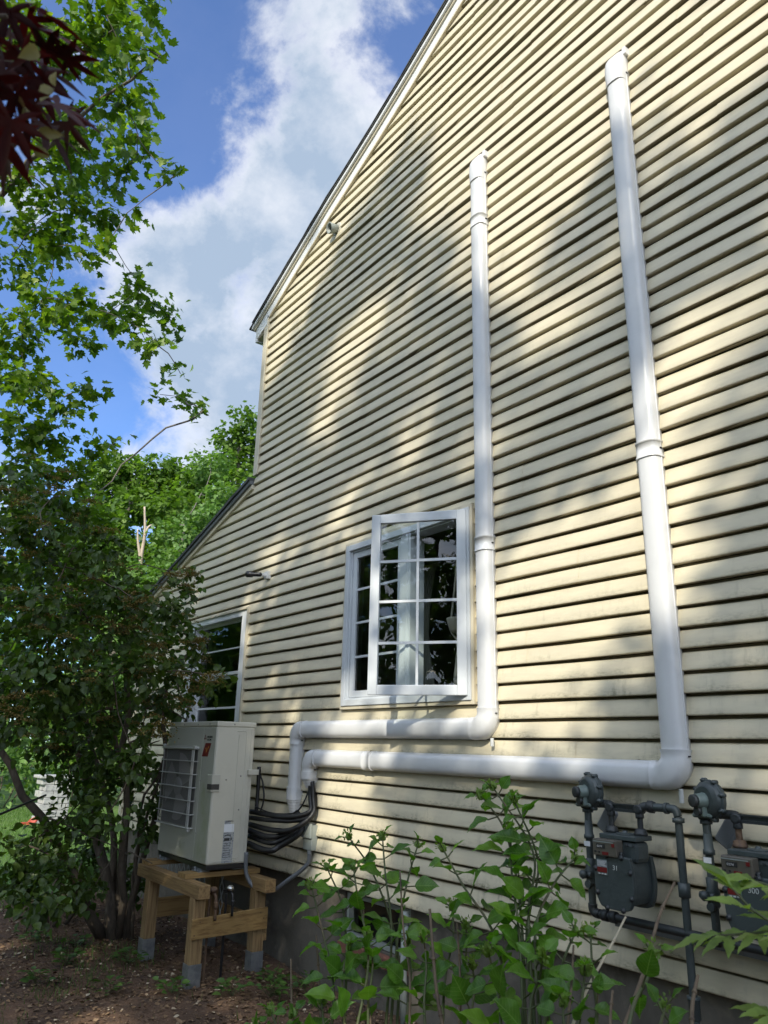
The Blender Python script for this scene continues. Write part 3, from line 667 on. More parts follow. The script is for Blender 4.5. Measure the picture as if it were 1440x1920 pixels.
# rake: frieze board, moulding, shingles - each follows the rake polyline
def rake_strip(mb, y0, y1, dz0, dz1, xs, mi=0, wav=0.0, xo=0.0):
    g = random.Random(5)
    pts = xs; n = len(pts); vs = []
    for x in pts:
        z = rake_z(x); w_ = wav*g.uniform(-1, 1)
        vs += [(x+xo, y0 - abs(w_)*0.6, z+dz0), (x+xo, y1, z+dz0), (x+xo, y1, z+dz1+w_), (x+xo, y0 - abs(w_)*0.6, z+dz1+w_)]
    fs = []
    for i in range(n-1):
        a = 4*i
        for j in range(4): fs.append((a+j, a+(j+1) % 4, a+4+(j+1) % 4, a+4+j))
    fs += [(0, 3, 2, 1), (4*n-4, 4*n-3, 4*n-2, 4*n-1)]
    mb.add(vs, fs, mi)
xs1 = [x for x, _ in RAKE]
mb = MB(); rake_strip(mb, -0.036, -0.002, -0.155, -0.045, [-6.80]+xs1[1:]); rake_strip(mb, -0.036, -0.002, -0.155, -0.045, [-0.6, XR+0.3])
mb.build('rake_board', M['whitealu'], house, bevel=0.003)
mb = MB(); rake_strip(mb, -0.052, -0.002, -0.055, -0.028, [-6.84]+xs1[1:]); rake_strip(mb, -0.052, -0.002, -0.055, -0.028, [-0.6, XR+0.3]); mb.build('rake_moulding', M['cream'], house)
mb = MB(); rake_strip(mb, -0.075, 0.0, -0.028, 0.004, [-6.86]+xs1[1:]); rake_strip(mb, -0.075, 0.0, -0.028, 0.004, [-0.6, XR+0.3]); mb.build('drip_edge', M['whitealu'], house, bevel=0.002)
mb = MB(); rake_strip(mb, -0.041, 0.0, -0.178, -0.155, [-6.52]+xs1[1:]); mb.build('rake_channel', M['cream'], house)
# boxed eave end below the rake
mb = MB(); mb.prism([(-6.80, 5.83), (-6.56, 5.93), (-6.56, 6.0), (-6.80, 5.90)], 'y', -0.034, D); mb.box((-6.83, -0.034, 5.80), (-6.79, D, 6.0)); mb.build('eave_fascia', M['whitealu'], house, bevel=0.003)
mb = MB(); mb.quad((-6.80, -0.03, 5.82), (-6.54, -0.03, 5.84), (-6.54, D, 5.84), (-6.80, D, 5.82)); mb.build('eave_soffit', M['cream'], house, fix=False)
# roofs: slab with ragged shingle edge
xs2 = list(np.arange(-6.90, -0.55, 0.145)) + [-0.6]
mb = MB(); rake_strip(mb, -0.085, D, 0.006, 0.020, xs2, wav=0.005); rake_strip(mb, -0.092, D, 0.0205, 0.034, [x+0.07 for x in xs2[:-1]], wav=0.006)
rake_strip(mb, -0.09, D, 0.006, 0.034, [-0.6, 1.5, XR+0.4]); mb.build('upper_roof', M['shingle'], house)
def low_strip(mb, y0, y1, d0, d1, x0=-9.55, x1=-6.62, wav=0, n=1):
    g = random.Random(8); vs = []
    for i in range(n+1):
        x = x0+(x1-x0)*i/n; z = lroof_z(x); w_ = wav*g.uniform(0, 1)
        vs += [(x, y0-w_, z+d0), (x, y1, z+d0), (x, y1, z+d1+w_*0.5), (x, y0-w_, z+d1+w_*0.5)]
    fs = []
    for i in range(n):
        a = 4*i
        for j in range(4): fs.append((a+j, a+(j+1) % 4, a+4+(j+1) % 4, a+4+j))
    fs += [(0, 3, 2, 1), (4*n, 4*n+1, 4*n+2, 4*n+3)]
    mb.add(vs, fs)
mb = MB(); low_strip(mb, -0.045, -0.002, -0.078, -0.035); mb.build('rake_board', M['cream'], house, bevel=0.003)
mb = MB(); low_strip(mb, -0.070, 0.0, -0.033, 0.004); mb.build('drip_edge', M['conduit'], house)
mb = MB(); low_strip(mb, -0.085, D, 0.006, 0.036, wav=0.008, n=22); mb.build('lower_roof', M['shingle'], house)

# ------------------------------------------------------------------ casement window
X0, X1, ZB, ZT = -4.855, -3.445, 1.875, 3.105
def ring(mb, x0, x1, z0, z1, w, y0, y1, mi=0):
    mb.box((x0, y0, z0), (x0+w, y1, z1), mi); mb.box((x1-w, y0, z0), (x1, y1, z1), mi)
    mb.box((x0+w, y0, z1-w), (x1-w, y1, z1), mi); mb.box((x0+w, y0, z0), (x1-w, y1, z0+w), mi)
f = MB(); ring(f, X0-0.022, X1+0.022, ZB-0.022, ZT+0.022, 0.0225, -0.042, 0.01)
win = f.build('window', M['cream'], house, bevel=0.002); win['label'] = 'white casement window with one sash swung open'
f = MB(); ring(f, X0+0.002, X1-0.002, ZB+0.002, ZT-0.002, 0.045, -0.052, 0.10); ring(f, X0+0.047, X1-0.047, ZB+0.047, ZT-0.047, 0.012, -0.030, 0.09)
f.box((-4.175, -0.034, ZB+0.0475), (-4.062, 0.095, ZT-0.0475)); f.box((-4.105, -0.042, ZB+0.0478), (-4.085, 0.02, ZT-0.0478))
f.build('frame', M['white'], win, bevel=0.003)
# fixed-position left sash
f = MB(); fx0, fx1, fz0, fz1 = -4.792, -4.178, ZB+0.062, ZT-0.062
ring(f, fx0, fx1, fz0, fz1, 0.048, -0.018, 0.02); f.build('sash', M['white'], win, bevel=0.003)
def muntins(x0, x1, z0, z1, cols, rows, w=0.017, y0=-0.006, y1=0.006):
    f = MB()
    for i in range(1, cols): x = x0+(x1-x0)*i/cols; f.box((x-w/2, y0, z0), (x+w/2, y1, z1))
    for j in range(1, rows): z = z0+(z1-z0)*j/rows; f.box((x0, y0-0.0006, z-w/2), (x1, y1+0.0006, z+w/2))
    return f
muntins(fx0+0.04, fx1-0.04, fz0+0.04, fz1-0.04, 2, 4).build('muntin', M['white'], win)
f = MB(); f.quad((fx0+0.045, 0.0, fz0+0.045), (fx1-0.045, 0.0, fz0+0.045), (fx1-0.045, 0.0, fz1-0.045), (fx0+0.045, 0.0, fz1-0.045)); f.build('pane', M['glass'], win, fix=False)
# open sash: hinged on the right, swung out
HX, HY = -3.475, -0.045; ang = math.atan2(-0.365, -0.50)
Lw = 0.640; sz0, sz1 = 1.905, 3.088
MS = Matrix.Translation((HX, HY, 0)) @ Matrix.Rotation(ang, 4, 'Z')
f = MB(); w = 0.062
for lo, hi in (((0, -0.017, sz0), (w, 0.017, sz1)), ((Lw-w, -0.017, sz0), (Lw, 0.017, sz1)), ((w, -0.017, sz1-w), (Lw-w, 0.017, sz1)), ((w, -0.017, sz0), (Lw-w, 0.017, sz0+w))): f.box(lo, hi, mat=MS)
osash = f.build('open_sash', M['white'], win, bevel=0.004)
f = muntins(w-0.005, Lw-w+0.005, sz0+w-0.005, sz1-w+0.005, 2, 4); f.v = [tuple(MS @ Vector(v)) for v in f.v]; f.build('open_sash_muntin', M['white'], win)
f = MB(); f.add([MS @ Vector(p) for p in ((w-0.004, 0.001, sz0+w-0.004), (Lw-w+0.004, 0.001, sz0+w-0.004), (Lw-w+0.004, 0.001, sz1-w+0.004), (w-0.004, 0.001, sz1-w+0.004))], [(0,1,2,3)]); f.build('open_sash_pane', M['glass'], win, fix=False)
f = MB(); f.tube([(-3.85, -0.02, 1.935), (-3.93, -0.14, 1.925), (-3.87, -0.30, 1.915)], 0.008, 6); f.box((-4.02, -0.03, 1.928), (-3.75, 0.0, 1.945)); f.box((-3.54, -0.06, 1.925), (-3.50, -0.02, 1.94)); f.build_each('crank_arm', M['screw'], win)
# room behind
def room(x0, x1, z0, z1, y0, y1, name):
    f = MB()
    f.quad((x0,y1,z0),(x1,y1,z0),(x1,y1,z1),(x0,y1,z1)); f.quad((x0,y0,z0),(x0,y1,z0),(x0,y1,z1),(x0,y0,z1)); f.quad((x1,y0,z0),(x1,y1,z0),(x1,y1,z1),(x1,y0,z1))
    f.quad((x0,y0,z1),(x1,y0,z1),(x1,y1,z1),(x0,y1,z1)); f.quad((x0,y0,z0),(x1,y0,z0),(x1,y1,z0),(x0,y1,z0)); return f.build(name, M['room'], house, fix=False)
room(-5.8, -2.2, 0.9, 3.35, 0.10, 3.2, 'room_wall')
f = MB()      # wall around the openings, seen from outside only through the glass
f.box((-5.79, 0.11, 0.91), (-4.87, 0.14, 3.34)); f.box((-3.43, 0.11, 0.91), (-2.21, 0.14, 3.34)); f.box((-4.87, 0.11, 0.91), (-3.43, 0.14, 1.86)); f.box((-4.87, 0.11, 3.12), (-3.43, 0.14, 3.34))
f.build('inner_wall', M['room'], house)
# curtain and hanger inside
def curtain(x0, x1, z0, z1, y, name, label, m_, amp=0.018, nw=9):
    V = []; F = []; n = 60; k = 8
    for i in range(n+1):
        for j in range(k+1):
            t = i/n; s_ = j/k; V.append((x0+(x1-x0)*t*(1-0.35*math.sin(s_*math.pi)), y+amp*math.sin(t*nw*2*math.pi)+0.01*s_, z1+(z0-z1)*s_))
    for i in range(n):
        for j in range(k): a = i*(k+1)+j; F.append((a, a+1, a+k+2, a+k+1))
    o = link(name, npmesh(name, V, [np.array(F)], m_, smooth=True)); tag(o, label, 'curtain'); return o
curtain(-4.74, -4.45, 1.95, 3.0, 0.55, 'curtain', 'grey curtain hanging inside the fixed casement pane', M['fabric'])
hang = empty('plant_hanger', (-3.80, 0.30, 3.2), 'cream knotted cotton plant hanger inside the casement window', 'plant hanger')
f = MB(); hx, hy = -3.76, 0.15
for k in range(4):
    a = k*math.pi/2+0.4; f.tube(catmull([(hx, hy, 3.2), (hx+0.015*math.cos(a), hy+0.015*math.sin(a), 2.80), (hx+0.065*math.cos(a), hy+0.03*math.sin(a), 2.46), (hx+0.075*math.cos(a), hy+0.035*math.sin(a), 2.36), (hx, hy, 2.27)], 4), 0.008, 6)
f.build('cord', M['fabric'], hang)
f = MB(); f.lathe((hx, hy, 2.33), (0, 0, 1), [(0, 0.03), (0.02, 0.065), (0.09, 0.085), (0.10, 0.085), (0.095, 0.075), (0.02, 0.05)], 18); f.build('bowl', M['fabric'], hang)
f = MB(); f.lathe((hx, hy, 2.28), (0, 0, -1), [(0, 0.012), (0.02, 0.022), (0.05, 0.018), (0.20, 0.035), (0.32, 0.045)], 14); f.build('tassel', M['fabric'], hang)

# ------------------------------------------------------------------ double hung window
f = MB(); dx0, dx1, dz0, dz1 = -7.905, -6.525, 1.46, 2.825
ring(f, dx0-0.015, dx1+0.018, dz0-0.02, dz1+0.018, 0.02, -0.040, 0.01)
win2 = f.build('window', M['cream'], house, bevel=0.002); win2['label'] = 'white double hung window behind the heat pump'
f = MB(); ring(f, dx0+0.004, dx1-0.002, dz0, dz1-0.002, 0.128, -0.020, 0.0)
f.box((dx0+0.125, -0.019, dz0+0.1), (dx0+0.132, 0.10, dz1-0.02)); f.box((dx1-0.13, -0.019, dz0+0.1), (dx1-0.124, 0.10, dz1-0.02)); f.box((dx0+0.12, -0.018, dz1-0.055), (dx1-0.12, 0.10, dz1-0.045)); f.box((dx0+0.12, -0.03, dz0+0.12), (dx1-0.12, 0.10, dz0+0.135))
f.v = [(x, y, z + (0.085 if (z > dz1-0.14 and z < dz1-0.12) else 0)) for x, y, z in f.v]
f.build('frame', M['whitealu'], win2, bevel=0.002)
a0, a1 = dx0+0.133, dx1-0.131
f = MB(); ring(f, a0, a1, 2.235, 2.775, 0.030, 0.055, 0.085); f.box((a0+0.03, 0.060, 2.485), (a1-0.03, 0.072, 2.500)); f.build('sash', M['whitealu'], win2, bevel=0.002)
f = MB(); ring(f, a0, a1, 1.60, 2.234, 0.030, 0.087, 0.11); f.box((a0+0.03, 0.092, 1.915), (a1-0.03, 0.104, 1.935)); f.build('sash', M['whitealu'], win2, bevel=0.002)
f = MB(); f.quad((a0+0.028, 0.070, 2.262), (a1-0.028, 0.070, 2.262), (a1-0.028, 0.070, 2.75), (a0+0.028, 0.070, 2.75)); f.build('pane', M['glass'], win2, fix=False)
f = MB(); f.quad((a0+0.028, 0.098, 1.625), (a1-0.028, 0.098, 1.625), (a1-0.028, 0.098, 2.208), (a0+0.028, 0.098, 2.208)); f.build('pane', M['glass'], win2, fix=False)
room(-9.1, -5.95, 0.9, 3.1, 0.12, 3.0, 'room_wall')
# basement window
f = MB(); ring(f, -4.825, -4.105, 0.34, 0.618, 0.028, 0.05, 0.10); win3 = f.build('window', M['greybox'], house, bevel=0.002); win3['label'] = 'small dark basement window behind the hydrangeas'
f = MB(); f.quad((-4.80, 0.09, 0.36), (-4.13, 0.09, 0.36), (-4.13, 0.09, 0.60), (-4.80, 0.09, 0.60)); f.build('pane', M['glass'], win3, fix=False)
f = MB(); f.box((-4.82, 0.16, 0.30), (-4.11, 0.9, 0.62)); f.build('void', M['dark'], win3)
f = MB(); f.box((-4.83, -0.02, 0.255), (-4.10, 0.034, 0.325)); f.build('sill', M['brick'], win3, bevel=0.006)
# ------------------------------------------------------------------ line set covers
def cover_section(w, d, n=7):
    """half outline of the cover: (across, out) - flat back on the wall, soft D front with a shallow rib"""
    P = [(-w/2, 0.0), (-w/2, d*0.35)]
    for k in range(1, n): a = math.pi - math.pi*k/n; c, s_ = math.cos(a), math.sin(a); P.append((math.copysign(abs(c)**0.62, c)*w/2, d*0.35 + (abs(s_)**0.7)*d*0.65))
    P += [(w/2, d*0.35), (w/2, 0.0)]
    return P
def sweep(mb, path, sec_fn, out=Vector((0, -1, 0)), closed_ends=True, smooth=True, mi=0):
    """path: points in a plane of the wall; sec_fn(t)->section list [(across,out)]"""
    pts = [Vector(p) for p in path]; k = len(pts); b = len(mb.v); m_ = None
    for i, p in enumerate(pts):
        t = (pts[min(i+1, k-1)]-pts[max(i-1, 0)]).normalized(); side = t.cross(out).normalized()
        # mitre widening
        S = sec_fn(i/(k-1)); m_ = len(S)
        for a, o in S: mb.v.append(tuple(p + side*a + out*o))
    for i in range(k-1):
        for j in range(m_):
            q = (j+1) % m_; mb.f.append((b+i*m_+j, b+i*m_+q, b+(i+1)*m_+q, b+(i+1)*m_+j)); mb.m.append(mi); mb.sm.append(smooth)
    for o_, rev in ((b, False), (b+(k-1)*m_, True)):      # end caps have their own vertices so they do not tilt the shading
        c = len(mb.v); mb.v += [mb.v[o_+j] for j in range(m_)]; mb.f.append(tuple(c+j for j in (reversed(range(m_)) if rev else range(m_)))); mb.m.append(mi); mb.sm.append(False)
WY = -0.012
CW, CD = 0.118, 0.082
def channel(p0, p1, root, extra=0.0):
    mb = MB(); n = 2
    sec = cover_section(CW, CD, 10); P0 = Vector(p0); P1 = Vector(p1)
    sweep(mb, [P0, P1], lambda t: sec)
    # raised edge ribs running along the cover
    t = (P1-P0).normalized(); side = t.cross(Vector((0, -1, 0))).normalized()
    for s_ in (-1, 1):
        q = side*s_*(CW/2+0.001) + Vector((0, -0.026, 0)); mb.tube([P0+q, P1+q], 0.0035, 6)
    return mb.build('channel', M['cover'], root)
def sleeve(p0, p1, root, name='coupling', grow=0.0035):
    mb = MB(); sec = cover_section(CW+2*grow, CD+grow, 10); P0 = Vector(p0); P1 = Vector(p1); d = (P1-P0)
    sec0 = cover_section(CW+2*grow+0.006, CD+grow+0.003, 10)
    sweep(mb, [P0, P0+d*0.12, P0+d*0.13, P0+d*0.87, P0+d*0.88, P1], lambda t: sec0 if (t < 0.21 or t > 0.79) else sec)
    o = mb.build(name, M['cover'], root)
    t = d.normalized(); side = t.cross(Vector((0, -1, 0))).normalized(); c = (P0+P1)/2
    s_ = 1 if side.x > 0 or side.z > 0 else -1
    m2 = MB(); m2.obox(c + side*s_*(CW/2+0.006) + Vector((0, -0.030, 0)), 0.006, 0.014, 0.006) ; m2.build('clip', M['dark'], o)
    return o
def elbow(c, a, b_, root, r=0.075, grow=0.003):
    """flat elbow at corner c joining directions a and b_ (unit vectors away from the corner), with collars"""
    C = Vector(c); A = Vector(a); B = Vector(b_); L = 0.115; pts = [C + A*(L+0.0)]; n = 8
    pts.append(C + A*(L-0.02))
    cen = C + A*r + B*r
    for k in range(n+1):
        th = (math.pi/2)*k/n; pts.append(cen - B*(r*math.cos(th)) - A*(r*math.sin(th)))
    pts += [C + B*(L-0.02), C + B*L]
    K = len(pts)-1
    def sec(t):
        g = grow + (0.004 if t < 0.02 or t > 0.98 else 0) + 0.007*math.sin(max(0, min(1, (t-0.1)/0.8))*math.pi)
        return cover_section(CW+2*g, CD+g, 10)
    mb = MB(); sweep(mb, pts, sec); o = mb.build('elbow', M['cover'], root)
    m2 = MB()
    for dv in (A,):
        side = dv.cross(Vector((0, -1, 0))).normalized(); s_ = 1 if side.x > 0 else -1
        m2.obox(C + dv*(L-0.03) + side*s_*(CW/2+0.009) + Vector((0, -0.032, 0)), 0.006, 0.014, 0.006)
    m2.build('clip', M['dark'], o)
    return o
def reducer(x, z0, z1, root):
    mb = MB(); pts = []; n = 7; prof = []
    zz = [z0, z0-(z0-z1)*0.42]; ww = [1.08, 1.06]
    for k in range(6):
        z = z0-(z0-z1)*(0.44+0.56*k/6); zz += [z, z-(z0-z1)*0.045]; ww += [1.0-0.075*k, 1.0-0.075*k-0.012]
    K = len(zz)-1
    sweep(mb, [(x, WY, z) for z in zz], lambda t: cover_section(CW*ww[round(t*K)]+0.004, CD*ww[round(t*K)], 10), smooth=False)
    return mb.build('reducer', M['cover'], root)
def wallcap(x, z, root):
    mb = MB(); n = 9; pts = []
    secs = []
    for k in range(n+1):
        t = k/n; pts.append((x, WY, z-0.24+0.24*t)); dd = CD*(1.0 if t < 0.45 else math.sqrt(max(0.02, 1-((t-0.45)/0.55)**2))); 
        ww = CW*(1.02 if t < 0.2 else 1.10) * (1.0 if t < 0.9 else 0.92); secs.append((ww, dd+0.008))
    sweep(mb, pts, lambda t: cover_section(secs[round(t*n)][0], secs[round(t*n)][1], 10)); o = mb.build('wall_cap', M['cover'], root)
    m2 = MB(); m2.obox((x+CW/2+0.004, -0.04, z-0.19), 0.007, 0.016, 0.007); m2.obox((x+CW/2-0.005, -0.04, z-0.035), 0.012, 0.02, 0.02); m2.build_each('clip', M['dark'], o)
    m3 = MB(); m3.box((x+CW/2-0.005, -0.06, z-0.06), (x+CW/2+0.022, -0.014, z-0.005)); m3.build('tab', M['cover'], o, bevel=0.005)
    return o
GC = 'white line covers fixed to the siding'
U, DN, LF, RT = (0,0,1), (0,0,-1), (-1,0,0), (1,0,0)
L1 = empty('line_cover', (-3.30, 0, 1.71), 'white plastic line cover rising beside the open casement window', 'line cover', GC)
x1 = -3.305; z1_ = 1.712; xd = -5.455; zt1 = 5.80
channel((x1, WY, z1_+0.08), (x1, WY, zt1-0.15), L1); channel((x1-0.08, WY, z1_), (xd+0.08, WY, z1_), L1); channel((xd, WY, z1_-0.08), (xd, WY, 1.27), L1)
elbow((x1, WY, z1_), U, LF, L1); elbow((xd, WY, z1_), DN, RT, L1); sleeve((x1, WY, 2.775), (x1, WY, 2.865), L1); sleeve((x1, WY, 5.165), (x1, WY, 5.255), L1)
wallcap(x1, zt1, L1); reducer(xd, 1.28, 1.055, L1)
L2 = empty('line_cover', (-2.09, 0, 1.5), 'taller looking white plastic line cover right of the other, above the gas meters', 'line cover', GC)
x2 = -2.098; z2_ = 1.500; xd2 = -5.245; zt2 = 5.70
channel((x2, WY, z2_+0.08), (x2, WY, zt2-0.15), L2); channel((x2-0.08, WY, z2_), (xd2+0.08, WY, z2_), L2)
elbow((x2, WY, z2_), U, LF, L2); elbow((xd2, WY, z2_), DN, RT, L2); sleeve((x2, WY, 3.035), (x2, WY, 3.125), L2); sleeve((-4.505, WY, z2_), (-4.41, WY, z2_), L2)
wallcap(x2, zt2, L2); reducer(xd2, 1.40, 1.275, L2)
mb = MB(); mb.cyl((x2+0.01, -0.045, z2_-0.055), (x2+0.01, -0.045, z2_-0.115), 0.011, 10); mb.build('drain_nipple', M['whiteplastic'], L2)
mb = MB(); mb.cyl((x1+0.03, -0.045, z1_-0.055), (x1+0.03, -0.045, z1_-0.10), 0.011, 10); mb.build('drain_nipple', M['whiteplastic'], L1)

# ------------------------------------------------------------------ heat pump
hx0, hx1, hy0, hy1, hz0, hz1 = -6.625, -5.668, -0.642, -0.312, 0.712, 1.757
HP = empty('heat_pump', ((hx0+hx1)/2, (hy0+hy1)/2, hz0), 'beige outdoor heat pump with wire fan guard standing on timber stand', 'heat pump')
mb = MB(); mb.box((hx0, hy0, hz0+0.012), (hx1, hy1, hz1-0.035)); cab = mb.build('cabinet', M['cabinet'], HP, bevel=0.014)
mb = MB(); mb.box((hx0-0.004, hy0-0.005, hz1-0.040), (hx1+0.005, hy1+0.005, hz1)); mb.build('top_panel', M['cabinet'], HP, bevel=0.008)
mb = MB(); mb.box((hx0+0.004, hy0+0.004, hz0-0.022), (hx1-0.004, hy1-0.004, hz0+0.0125)); mb.build('base_pan', M['blackplastic'], HP, bevel=0.004)
# front panel (left, algae stained) and service panel strip
mb = MB(); mb.box((hx0+0.003, hy0-0.0045, hz0+0.02), (-5.905, hy0+0.002, hz1-0.046)); mb.build('front_panel', M['cabinet_front'], HP, bevel=0.003)
mb = MB(); mb.box((-5.900, hy0-0.0045, hz0+0.02), (hx1-0.008, hy0+0.002, hz1-0.046)); mb.build('service_panel', M['cabinet_front'], HP, bevel=0.003)
# fan opening: dark well, fan, fine grille + wire guard
gx0, gx1, gz0, gz1 = -6.63, -5.965, 0.942, 1.560; gcx, gcz = (gx0+gx1)/2+0.005, (gz0+gz1)/2; Rf = 0.275
yf = hy0-0.0075
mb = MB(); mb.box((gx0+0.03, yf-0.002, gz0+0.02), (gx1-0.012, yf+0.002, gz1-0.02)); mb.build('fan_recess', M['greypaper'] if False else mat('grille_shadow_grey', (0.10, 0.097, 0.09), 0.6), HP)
mb = MB()
for k in range(3):
    a0_ = k*2*math.pi/3; P = []
    for i in range(9):
        t = i/8; a = a0_ + t*1.35
        for r_ in (0.06, Rf*0.95): P.append((gcx + math.cos(a + 0.5*(r_ > 0.1)*0.5)*r_, yf-0.006-0.010*t, gcz + math.sin(a + 0.5*(r_ > 0.1)*0.5)*r_))
    mb.add(P, [(2*i, 2*i+1, 2*i+3, 2*i+2) for i in range(8)])
mb.lathe((gcx, yf-0.004, gcz), (0, -1, 0), [(0, 0.075), (0.012, 0.07), (0.016, 0.03)], 20); mb.build('fan', mat('grey_fan_plastic', (0.26, 0.26, 0.25), 0.5), HP, fix=False)
mb = MB()     # vertical fine wires of the grille
n = 56
for i in range(n):
    x = gx0+0.035+(gx1-gx0-0.05)*i/(n-1); mb.tube([(x, yf-0.026, gz0+0.02), (x, yf-0.026, gz1-0.02)], 0.0011, 4, cap=False)
mb.build('fan_grille', M['mesh'], HP, fix=False)
gd = MB(); yo = hy0-0.042
for j in range(7):
    z = gz0+0.012+(gz1-gz0-0.024)*j/6
    gd.tube(catmull([(gx0, hy0-0.003, z), (gx0+0.005, yo+0.015, z), (gx0+0.03, yo, z), (gx1-0.03, yo, z), (gx1-0.006, yo+0.015, z), (gx1, hy0-0.003, z)], 3), 0.0042 if 0 < j < 6 else 0.006, 6)
for x in (gx0+0.028, gx1-0.03, gx1-0.012, gx1-0.052): gd.tube([(x, yo+0.004, gz0+0.012), (x, yo+0.004, gz1-0.012)], 0.0035, 6)
gd.box((gx0+0.0, yo-0.002, gz1-0.022), (gx1-0.006, hy0-0.004, gz1+0.004)); gd.build('fan_guard', M['wire'], HP)
mb = MB()
for x, z in ((gx1-0.006, gz1-0.006), (gx1-0.006, gz0+0.004), (gx0+0.02, gz1+0.002)): mb.obox((x, yo+0.004, z), 0.032, 0.022, 0.030, bev=0.004)
mb.build_each('guard_clip', M['wire'], HP)
# handle on the front right corner
mb = MB(); hzc = 1.300; mb.box((hx1-0.075, hy0-0.014, hzc-0.062), (hx1+0.0, hy0-0.003, hzc+0.062)); mb.box((hx1-0.002, hy0-0.014, hzc-0.062), (hx1+0.009, hy0+0.055, hzc+0.062)); hd = mb.build('handle', mat('beige_handle', (0.43, 0.42, 0.36), 0.4), HP, bevel=0.004)
mb = MB(); mb.box((hx1-0.066, hy0-0.0165, hzc-0.046), (hx1+0.0085, hy0-0.012, hzc-0.006)); mb.box((hx1+0.0082, hy0-0.0163, hzc-0.046), (hx1+0.0112, hy0+0.048, hzc-0.006)); mb.build('grip_recess', mat('handle_recess', (0.05, 0.045, 0.04), 0.8), hd, bevel=0.001)
# side details (x = hx1 face)
XS = hx1+0.0015
def on_side(mb, y0, y1, z0, z1, th=0.001): mb.box((XS-0.001, y0, z0), (XS+th, y1, z1))
mb = MB(); on_side(mb, -0.523, -0.437, 0.735, 0.948); on_side(mb, -0.520, -0.470, 0.968, 1.030, 0.0005); mb.build('rating_label', M['greypaper'], HP)
mb = MB(); on_side(mb, -0.521, -0.440, 0.949, 1.006, 0.0014); mb.build('blank_sticker', M['paper'], HP)
mb = MB(); on_side(mb, -0.515, -0.470, 0.888, 0.908, 0.0022); on_side(mb, -0.462, -0.452, 0.890, 0.910, 0.0022); on_side(mb, -0.512, -0.462, 0.924, 0.930, 0.002)
for k in range(7): on_side(mb, -0.516, -0.516+0.035+0.03*((k*37) % 10)/10, 0.868-0.016*k, 0.871-0.016*k, 0.002)
mb.build('label_print', M['ink'], HP)
text_mesh('warning_text', 'WARNING', 0.014, M['ink'], HP, (XS+0.001, -0.515, 1.022), (R(90), 0, R(90)))
# pressed panel outline
mb = MB()
def rline(pts): mb.tube(pts, 0.0022, 5)
rline([(XS, -0.470, 1.683), (XS, -0.40, 1.690), (XS, -0.385, 1.675), (XS, -0.385, 0.78), (XS, -0.40, 0.762), (XS, -0.455, 0.762)])
rline([(XS, -0.452, 1.66), (XS, -0.452, 0.80)]) ; rline([(XS, hy0+0.05, 0.748), (XS, -0.42, 0.752), (XS, -0.41, 0.738)])
rline([(XS, -0.345, 1.71), (XS, -0.345, 0.74)]); mb.build('panel_edge', M['cabinet'], HP, fix=False)
mb = MB()
for y, z in ((-0.414, 1.352), (-0.411, 1.107), (-0.535, 1.325), (-0.345, 1.385)): mb.lathe((XS-0.001, y, z), (1, 0, 0), [(0, 0.006), (0.004, 0.006), (0.005, 0.003)], 8)
for x in (-6.56, -6.3, -6.02, -5.80): mb.lathe((x, hy0-0.004, hz1-0.022), (0, -1, 0), [(0, 0.006), (0.004, 0.006), (0.005, 0.003)], 8)
for x, z in ((-5.93, 0.735), (-5.885, 1.31), (-5.885, 0.93), (-6.5, 0.735)): mb.lathe((x, hy0-0.0035, z), (0, -1, 0), [(0, 0.006), (0.004, 0.006), (0.005, 0.003)], 8)
mb.lathe((hx1+0.004, -0.50, hz1-0.02), (1, 0, 0), [(0, 0.006), (0.004, 0.006), (0.005, 0.003)], 8)
mb.build_each('screw', M['screw'], HP)
# maker's mark and red sticker on the service panel
yp = hy0-0.0052
def rhomb(mb, cx, cz, L, a, y):   # a slim rhombus pointing at angle a
    ax = Vector((math.cos(a), 0, math.sin(a))); bx = Vector((-math.sin(a), 0, math.cos(a))); c = Vector((cx, y, cz))
    mb.add([c, c+ax*L*0.5+bx*L*0.29, c+ax*L, c+ax*L*0.5-bx*L*0.29], [(0,1,2,3)])
mb = MB(); 
for a in (90, 210, 330): rhomb(mb, -5.865, 1.632, 0.027, R(a), yp-0.0004)
mb.build('logo', M['red'], HP, fix=False)
text_mesh('maker_name', 'MITSUBISHI', 0.0195, M['ink'], HP, (-5.828, yp, 1.632), (R(90), 0, 0), bold=True, sx=0.95)
text_mesh('maker_name', 'ELECTRIC', 0.0195, M['ink'], HP, (-5.828, yp, 1.611), (R(90), 0, 0), bold=True, sx=0.95)
mb = MB(); mb.add([(-5.905, yp, 1.490), (-5.795, yp, 1.490), (-5.745, yp, 1.592), (-5.852, yp, 1.592)], [(0,1,2,3)]); stk = mb.build('red_sticker', M['red'], HP, fix=False)
mb = MB()
for cx, cz, L, a in ((-5.83, 1.515, 0.034, 75), (-5.812, 1.532, 0.030, 110), (-5.80, 1.548, 0.026, 60), (-5.842, 1.54, 0.02, 95)): rhomb(mb, cx, cz, L, R(a), yp-0.0006)
mb.build('sticker_mark', M['orange'], stk, fix=False)
# feet
mb = MB()
for x in (-6.50, -5.80):
    for y in (hy0+0.02, hy1-0.02):
        mb.box((x-0.06, y-0.045, hz0-0.040), (x+0.06, y+0.045, hz0-0.034)); mb.box((x-0.05, y-0.02, hz0-0.034), (x+0.05, y+0.02, hz0-0.02)); mb.cyl((x-0.035, y-0.03, hz0-0.034), (x-0.035, y-0.03, hz0-0.012), 0.008, 8)
mb.build_each('foot', M['galv'], HP)
mb = MB(); mb.box((hx1+0.001, hy1-0.05, 1.36), (hx1+0.03, hy1+0.04, 1.40)) ; mb.build('valve_bracket', M['cabinet'], HP, bevel=0.004)

